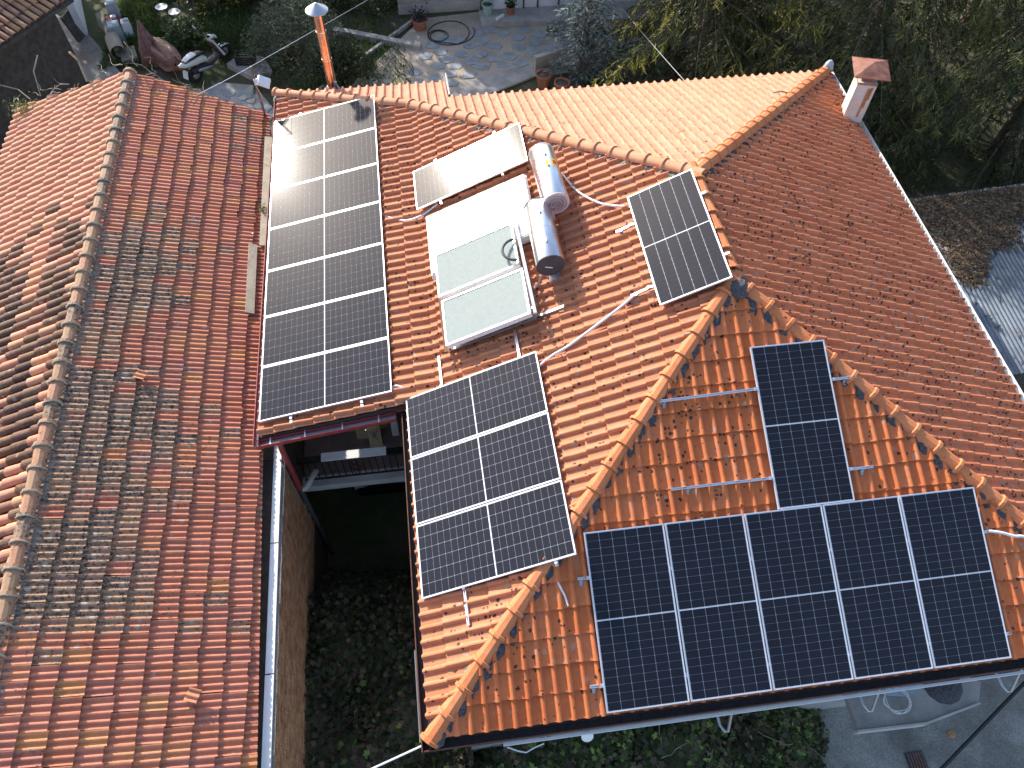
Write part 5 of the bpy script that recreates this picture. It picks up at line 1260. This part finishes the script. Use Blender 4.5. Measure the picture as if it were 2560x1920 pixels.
# overhead wires
def wire(a, b, sag, r, label, mat='galv'):
    a, b = Vector(a), Vector(b); P = [a.lerp(b, t) - Vector((0, 0, sag*4*t*(1-t))) for t in np.linspace(0, 1, 14)]; m = MB(); m.tube(P, r, 5); return tag(m.build('overhead_wire', M[mat], None), label, 'wire')
wire((-3.02, 14.23, .545), (-.55, 22.36, -2.65), 0, .006, 'pale wire running from the floodlight pole past the flue pipe', 'pvc')
wire((-3.02, 14.23, .545), (-4.3, 14.02, .08), .01, .006, 'pale wire from the floodlight pole to the far edge of the old roof', 'pvc')
wire((6.858, 13.34, .04), (7.50, 21.7, -3.05), .02, .008, 'thin wire from the far eave toward the pale wall by the spruce')
wire((9.9, .23, -1.45), (5.9, -2.0, -1.7), .03, .028, 'thick black cable crossing the street corner below the front row', 'cable')
wire((-.10, -.06, -.26), (-1.6, -.36, -.95), .02, .014, 'grey cable stretched from the hip corner over the courtyard', 'pvc')

# front of the house: steel brackets, canopy slab, cable coil
for (x, l) in ((4.19, 'steel wall bracket under the second panel of the front row'), (6.44, 'steel wall bracket left of the coiled cable'), (8.68, 'steel wall bracket at the street end over the street corner')):
    t = thing('wall_bracket', l, 'bracket', (x, .1, -1.3), 'steel brackets under the front eave'); m = MB(); m.tube([(-.02, .35, 0), (-.02, -.30, 0), (.04, -.385, -.03), (.08, -.39, .0)], .022, 8); m.build('arm', M['galv'], t, 50)
    m = MB(); m.tube([(.08, -.39, .0), (.09, -.1, .62), (.09, .05, .90)], .022, 8); m.build('brace', M['galv'], t, 50)
cs_ = thing('entrance_canopy', 'rough concrete canopy slab with a white edge under the front eave', 'canopy', (8.0, .2, -3.05))
m = MB(); m.prism([(-1.0, -.52), (.2, -.55), (1.25, -.36), (1.45, -.05), (1.15, .15), (1.1, .4), (-1.0, .4)], -.14, 0); m.build('slab', M['concrete'], cs_)
m = MB(); m.prism([(-1.02, -.56), (.2, -.59), (1.27, -.395), (1.25, -.365), (.2, -.555), (-1.02, -.525)], -.20, .03); m.build('slab_edge', M['concrete_pale'], cs_)
m = MB(); m.tube([Vector((-.18+(.22+.02*math.sin(2.3*t))*math.cos(t), -.16+.20*math.sin(t)+.03*math.cos(1.7*t), .02+.004*t)) for t in np.linspace(0, 21, 80)], .008, 5); o = m.build('cable_coil', M['white_paint']); o.location = cs_.location; tag(o, 'white cable coiled on the concrete canopy slab', 'cable')
m = MB(); m.lathe((.75, .02, 0), [(.36, 0), (.30, .05), (.15, .10), (.02, .11)], 12); o = m.build('rubble_heap', M['mortar_dark']); o.location = cs_.location; tag(o, 'dark heap of mossy rubble on the concrete canopy slab', 'rubble')
m = MB(); m.prism([(-.55, .15), (-.35, -.05), (.05, -.12), (.35, -.03), (.45, .2), (.4, .4), (-.5, .4)], .012, .05); o = m.build('plastic_cover', M['blue_grey']); o.location = cs_.location; tag(o, 'pale blue plastic sheet on the canopy slab under the eave', 'sheet')
m = MB(); m.box((9.0, -.74, GS+.045), (.36, .36, .03)); mh = thing('drain_cover', 'dark square drain grate set in the street', 'drain cover', (9.0, -.74, GS+.03)); o = m.build('plate', M['dark_grey'], mh); o.location = (-9.0, .74, -GS-.03)
for i in range(6):
    m = MB(); m.box((-.14+.056*i, 0, .036), (.018, .30, .012)); m.build('bar', M['rust'], mh)
m = MB(); m.lathe((9.9, -.35, GS+.035), [(.09, 0), (.06, .02), (.01, .025)], 7); tag(m.build('fallen_leaf', M['rust_stain']), 'single ochre leaf lying on the street', 'leaf')
m = MB(); m.lathe((2.05, -.235, -.31), [(.01, 0), (.085, .01), (.085, .02), (.01, .025)], 14, Matrix.Rotation(.8, 3, 'X')); tag(m.build('wall_lamp', M['white_paint'], None, 40), 'small white round lamp under the front gutter', 'lamp')
m = MB(); m.tube([(.95, -.24, -.30), (1.1, -.30, -.36), (1.2, -.32, -.42), (1.32, -.28, -.38), (1.45, -.26, -.30)], .010, 5); tag(m.build('loose_cable', M['pvc']), 'loose white cable hanging below the front gutter', 'cable')
m = MB(); m.tube([(-.15, 3.5-2.2, -.5), (-.15, 2.1-2.2, -.5)], .012, 5); m.tube([(-.22, 1.25, -.5), (-.22, .0, -.5)], .012, 5)
for y in (1.2, .8, .4, .05): m.tube([(-.15, y, -.5), (-.22, y, -.5), (-.22, y, -.62), (.30, y, -.62)], .010, 5)
tag(m.build('drying_rack', M['galv']), 'galvanised drying rack fixed below the courtyard eave', 'rack')

# things on the balcony, and the car below it
t = thing('folding_table', 'folded pale table standing on the balcony in the sun', 'table', (-.95, 6.35, -3.19)); m = MB(); m.box((0, 0, .45), (.26, .05, .9), Matrix.Rotation(-.25, 3, 'X')); m.build('top', M['cardboard'], t)
m = MB(); m.tube([(-.15, -.05, 0), (.13, -.12, .8)], .014, 6); m.tube([(.15, -.05, 0), (-.13, -.12, .8)], .014, 6); m.build('legs', M['galv'], t)
t = thing('cardboard_box', 'open cardboard box behind the folded table on the balcony', 'box', (-1.1, 6.7, -3.19)); m = MB(); m.box((0, 0, .2), (.5, .4, .4)); m.build('box', M['cardboard'], t); m = MB(); m.box((-.33, 0, .38), (.2, .4, .01), Matrix.Rotation(.5, 3, 'Y')); m.box((.33, 0, .38), (.2, .4, .01), Matrix.Rotation(-.5, 3, 'Y')); m.build('flap', M['cardboard'], t)
m = MB(); m.box((-1.30, 5.60, -2.205), (1.25, .18, .022)); tag(m.build('shelf_board', M['white_paint']), 'white board lying on the balcony handrail', 'board')
m = MB(); m.box((-.55, 6.6, -2.9), (.14, .03, .8), Matrix.Rotation(-.3, 3, 'X')); tag(m.build('white_batten', M['concrete_pale']), 'pale slat standing beside the folded table', 'slat')
t = thing('laundry_rack', 'folded dark laundry rack leaning at the back of the balcony', 'rack', (-.15, 6.9, -3.19)); m = MB(); m.tube([Vector((.45*math.cos(a), .05, .55+.45*math.sin(a))) for a in np.linspace(0, 6.28, 24)], .03, 6); m.build('hoop', M['seat_brown'], t)
m = MB()
for z in (.3, .5, .7, .9): m.tube([(-.4, .03, z), (.4, .03, z)], .009, 5)
m.build('rail', M['galv'], t)
car = thing('parked_car', 'black car in the dark parking place under the balcony', 'car', (-.95, 6.15, -5.5))
def carloft(secs, name, mat):
    m = MB(); V = []; F = []; n = 16
    for y, zb, zt, hw in secs:
        for k in range(n):
            a = 6.283*k/n; ca, sa = math.cos(a), math.sin(a); V.append((hw*math.copysign(abs(ca)**.45, ca), y, (zb+zt)/2+(zt-zb)/2*math.copysign(abs(sa)**.5, sa)))
    for i in range(len(secs)-1):
        for k in range(n): F.append((i*n+k, i*n+(k+1) % n, (i+1)*n+(k+1) % n, (i+1)*n+k)[::-1])
    F += [tuple(range(n)), tuple((len(secs)-1)*n+k for k in range(n))[::-1]]; m.add(V, F); return m.build(name, mat, car, 50)
carloft([(0, .32, .62, .66), (.12, .22, .78, .80), (.9, .20, .92, .86), (1.5, .20, .95, .87), (3.2, .20, .98, .87), (3.9, .24, .95, .82), (4.05, .35, .8, .7)], 'body', M['car_paint'])
carloft([(.95, .85, .95, .70), (1.55, .85, 1.38, .66), (2.2, .85, 1.46, .66), (3.2, .85, 1.38, .64), (3.8, .85, .98, .62)], 'windows', M['car_glass'])
for s in (-1, 1):
    for y in (.75, 3.3):
        m = MB(); m.lathe((s*.78, y, .30), [(.2, -.09), (.29, -.09), (.30, 0), (.29, .09), (.2, .09)], 18, Matrix.Rotation(rad(90), 3, 'Y')); wl_ = m.build('wheel', M['rubber'], car, 40); m = MB(); m.lathe((s*.80, y, .30), [(.03, -.08), (.19, -.07), (.2, .07), (.03, .08)], 14, Matrix.Rotation(rad(90), 3, 'Y')); m.build('rim', M['galv'], wl_, 40)
    m = MB(); m.box((s*.58, .10, .64), (.30, .10, .13)); m.build('headlight', M['lamp_glass'], car)
m = MB(); m.box((0, .03, .44), (1.3, .06, .07)); m.build('bumper_trim', M['galv'], car); m = MB(); m.box((0, .0, .56), (.5, .03, .11)); m.build('grille', M['black'], car)

# zinc shed to the east
zs = thing('zinc_shed', 'low shed with a corrugated zinc roof strewn with dead needles', 'shed', (0, 0, 0))
V = []; F = []; x = 11.15; nxs = 0
XS = np.arange(11.15, 19.6, .11/6)
for i, x in enumerate(XS):
    z = .016*math.sin(2*math.pi*x/.11); V += [(x, 6.35+.045*(x-13), -3.12+z), (x, 11.75+.07*(x-13), -2.82+z)]
for i in range(len(XS)-1): F.append((2*i, 2*i+2, 2*i+3, 2*i+1))
m = MB(); m.add(V, F); m.build('roof_sheet', M['corrugated'], zs)
m = MB(); m.prism([(11.5, 6.8), (19.2, 7.0), (19.2, 11.9), (11.5, 11.5)], G-1.2, -3.24); m.build('wall', M['dark_wood'], zs)
m = MB(); m.span((11.15, 6.45, -3.2), (19.5, 6.85, -3.2), .05, .10); m.build('eave_beam', M['dark_wood'], zs)
k = 20000; x = np.random.uniform(11.2, 19.4, k*2); y = 6.6+5.1*np.random.rand(k*2)
pr = np.array([1.3*(b-9.7)/1.0+2.6*mn.noise(Vector((a*.7, b*.55, 0))) for a, b in zip(x, y)]); kp_ = np.random.rand(k*2) < np.clip(pr, .004, 1); x, y = x[kp_][:k], y[kp_][:k]; y = y+.06*(x-13)
z = -3.12+(y-6.35-.05*(x-13))*.0556+.015+np.random.rand(len(x))*.03
tag(leaf_mesh('dead_needles', np.stack([x, y, z], 1), np.random.uniform(.09, .22, len(x)), shades([(.13,.085,.05), (.21,.15,.085), (.08,.055,.038)], len(x)), M['litter'], None, up=2.5, aspect=.5), 'brown dead needles drifted over the zinc shed roof', 'litter', kind='stuff')
# litter caught in the pans of the tiled slopes
def tile_litter(name, label, region, zf, k, dens):
    x = np.random.uniform(region[0], region[1], k); y = np.random.uniform(region[2], region[3], k); ok = np.array([dens(a, b) > random.random() for a, b in zip(x, y)]); x, y = x[ok], y[ok]
    z = np.array([zf(a, b) for a, b in zip(x, y)])+.03
    tag(leaf_mesh(name, np.stack([x, y, z], 1), np.random.uniform(.02, .055, len(x)), shades([(.13,.10,.07), (.22,.19,.14), (.07,.055,.04)], len(x)), M['litter'], None, up=1.2, aspect=.4), label, 'litter', kind='stuff')
tile_litter('leaf_litter', 'grey crumbs of dead leaves caught between the tiles below the glaring panel', (-.3, 3.0, 5.2, 11.5), lambda x, y: x*TW if x > KX else KZ+TE*x, 2600, lambda x, y: max(0, min(1, .5+1.6*mn.noise(Vector((x*.9, y*.9, 7)))))*(1 if y < hip_nw(x)-.2 else 0)*(1 if math.fmod(y, .193) < .10 else .1))
tile_litter('leaf_litter', 'dry needles lying on the bright far slope', (1.4, 9.8, 8.2, 13.2), lambda x, y: NZ(y), 2600, lambda x, y: (1 if y > max(hip_nw(x), RY+(x-AX)*1.08)+.15 else 0)*max(0, min(1, .35+1.2*mn.noise(Vector((x*.8, y*.8, 2)))+.1*(y-10))))

# scraps on the roof
m = MB(); m.tube([(1.86, 1.63, 1.86*0+1.63*TS+.06), (1.90, 1.52, 1.52*TS+.07), (1.95, 1.40, 1.40*TS+.065), (1.98, 1.28, 1.28*TS+.06)], .014, 5); tag(m.build('loose_string', M['white_paint']), 'short white cord lying on the front slope beside the dark hip mortar', 'string')
m = MB(); m.tube([(8.05, 11.35, zE(8.05, 11.35)+.05), (8.3, 11.5, zE(8.3, 11.5)+.07), (8.55, 11.55, zE(8.55, 11.55)+.06)], .016, 5); m.tube([(8.2, 11.44, zE(8.2, 11.44)+.06), (8.22, 11.2, zE(8.22, 11.2)+.05)], .010, 5); tag(m.build('fallen_twig', M['twig']), 'pale fallen twig lying on the east slope below the far hip', 'twig')
m = MB(); m.lathe((10.34, 13.36, .08), [(.05, 0), (.12, .06), (.10, .16), (.03, .24)], 7); tag(m.build('plastic_scrap', M['blue_grey']), 'pale blue plastic scrap tied at the far corner of the roof', 'plastic scrap')
for (x, y, z, k, l) in ((-8.75, 15.1, -.80, 260, 'small green weed growing on the far outer corner of the old roof'), (-2.92, 11.0, -.82, 60, 'tiny bright weed at the edge of the old roof beside the pale board')):
    P = np.random.normal(0, 1, (k, 3))*np.array([.16, .14, .08] if k > 100 else [.05, .05, .04])+np.array([x, y, z+.1]); tag(leaf_mesh('weed', P, np.random.uniform(.05, .1, k), shades([(.10,.15,.03), (.16,.20,.05), (.20,.18,.07)], k), M['leaf'], None, up=.3, aspect=.5), l, 'weed', kind='stuff')
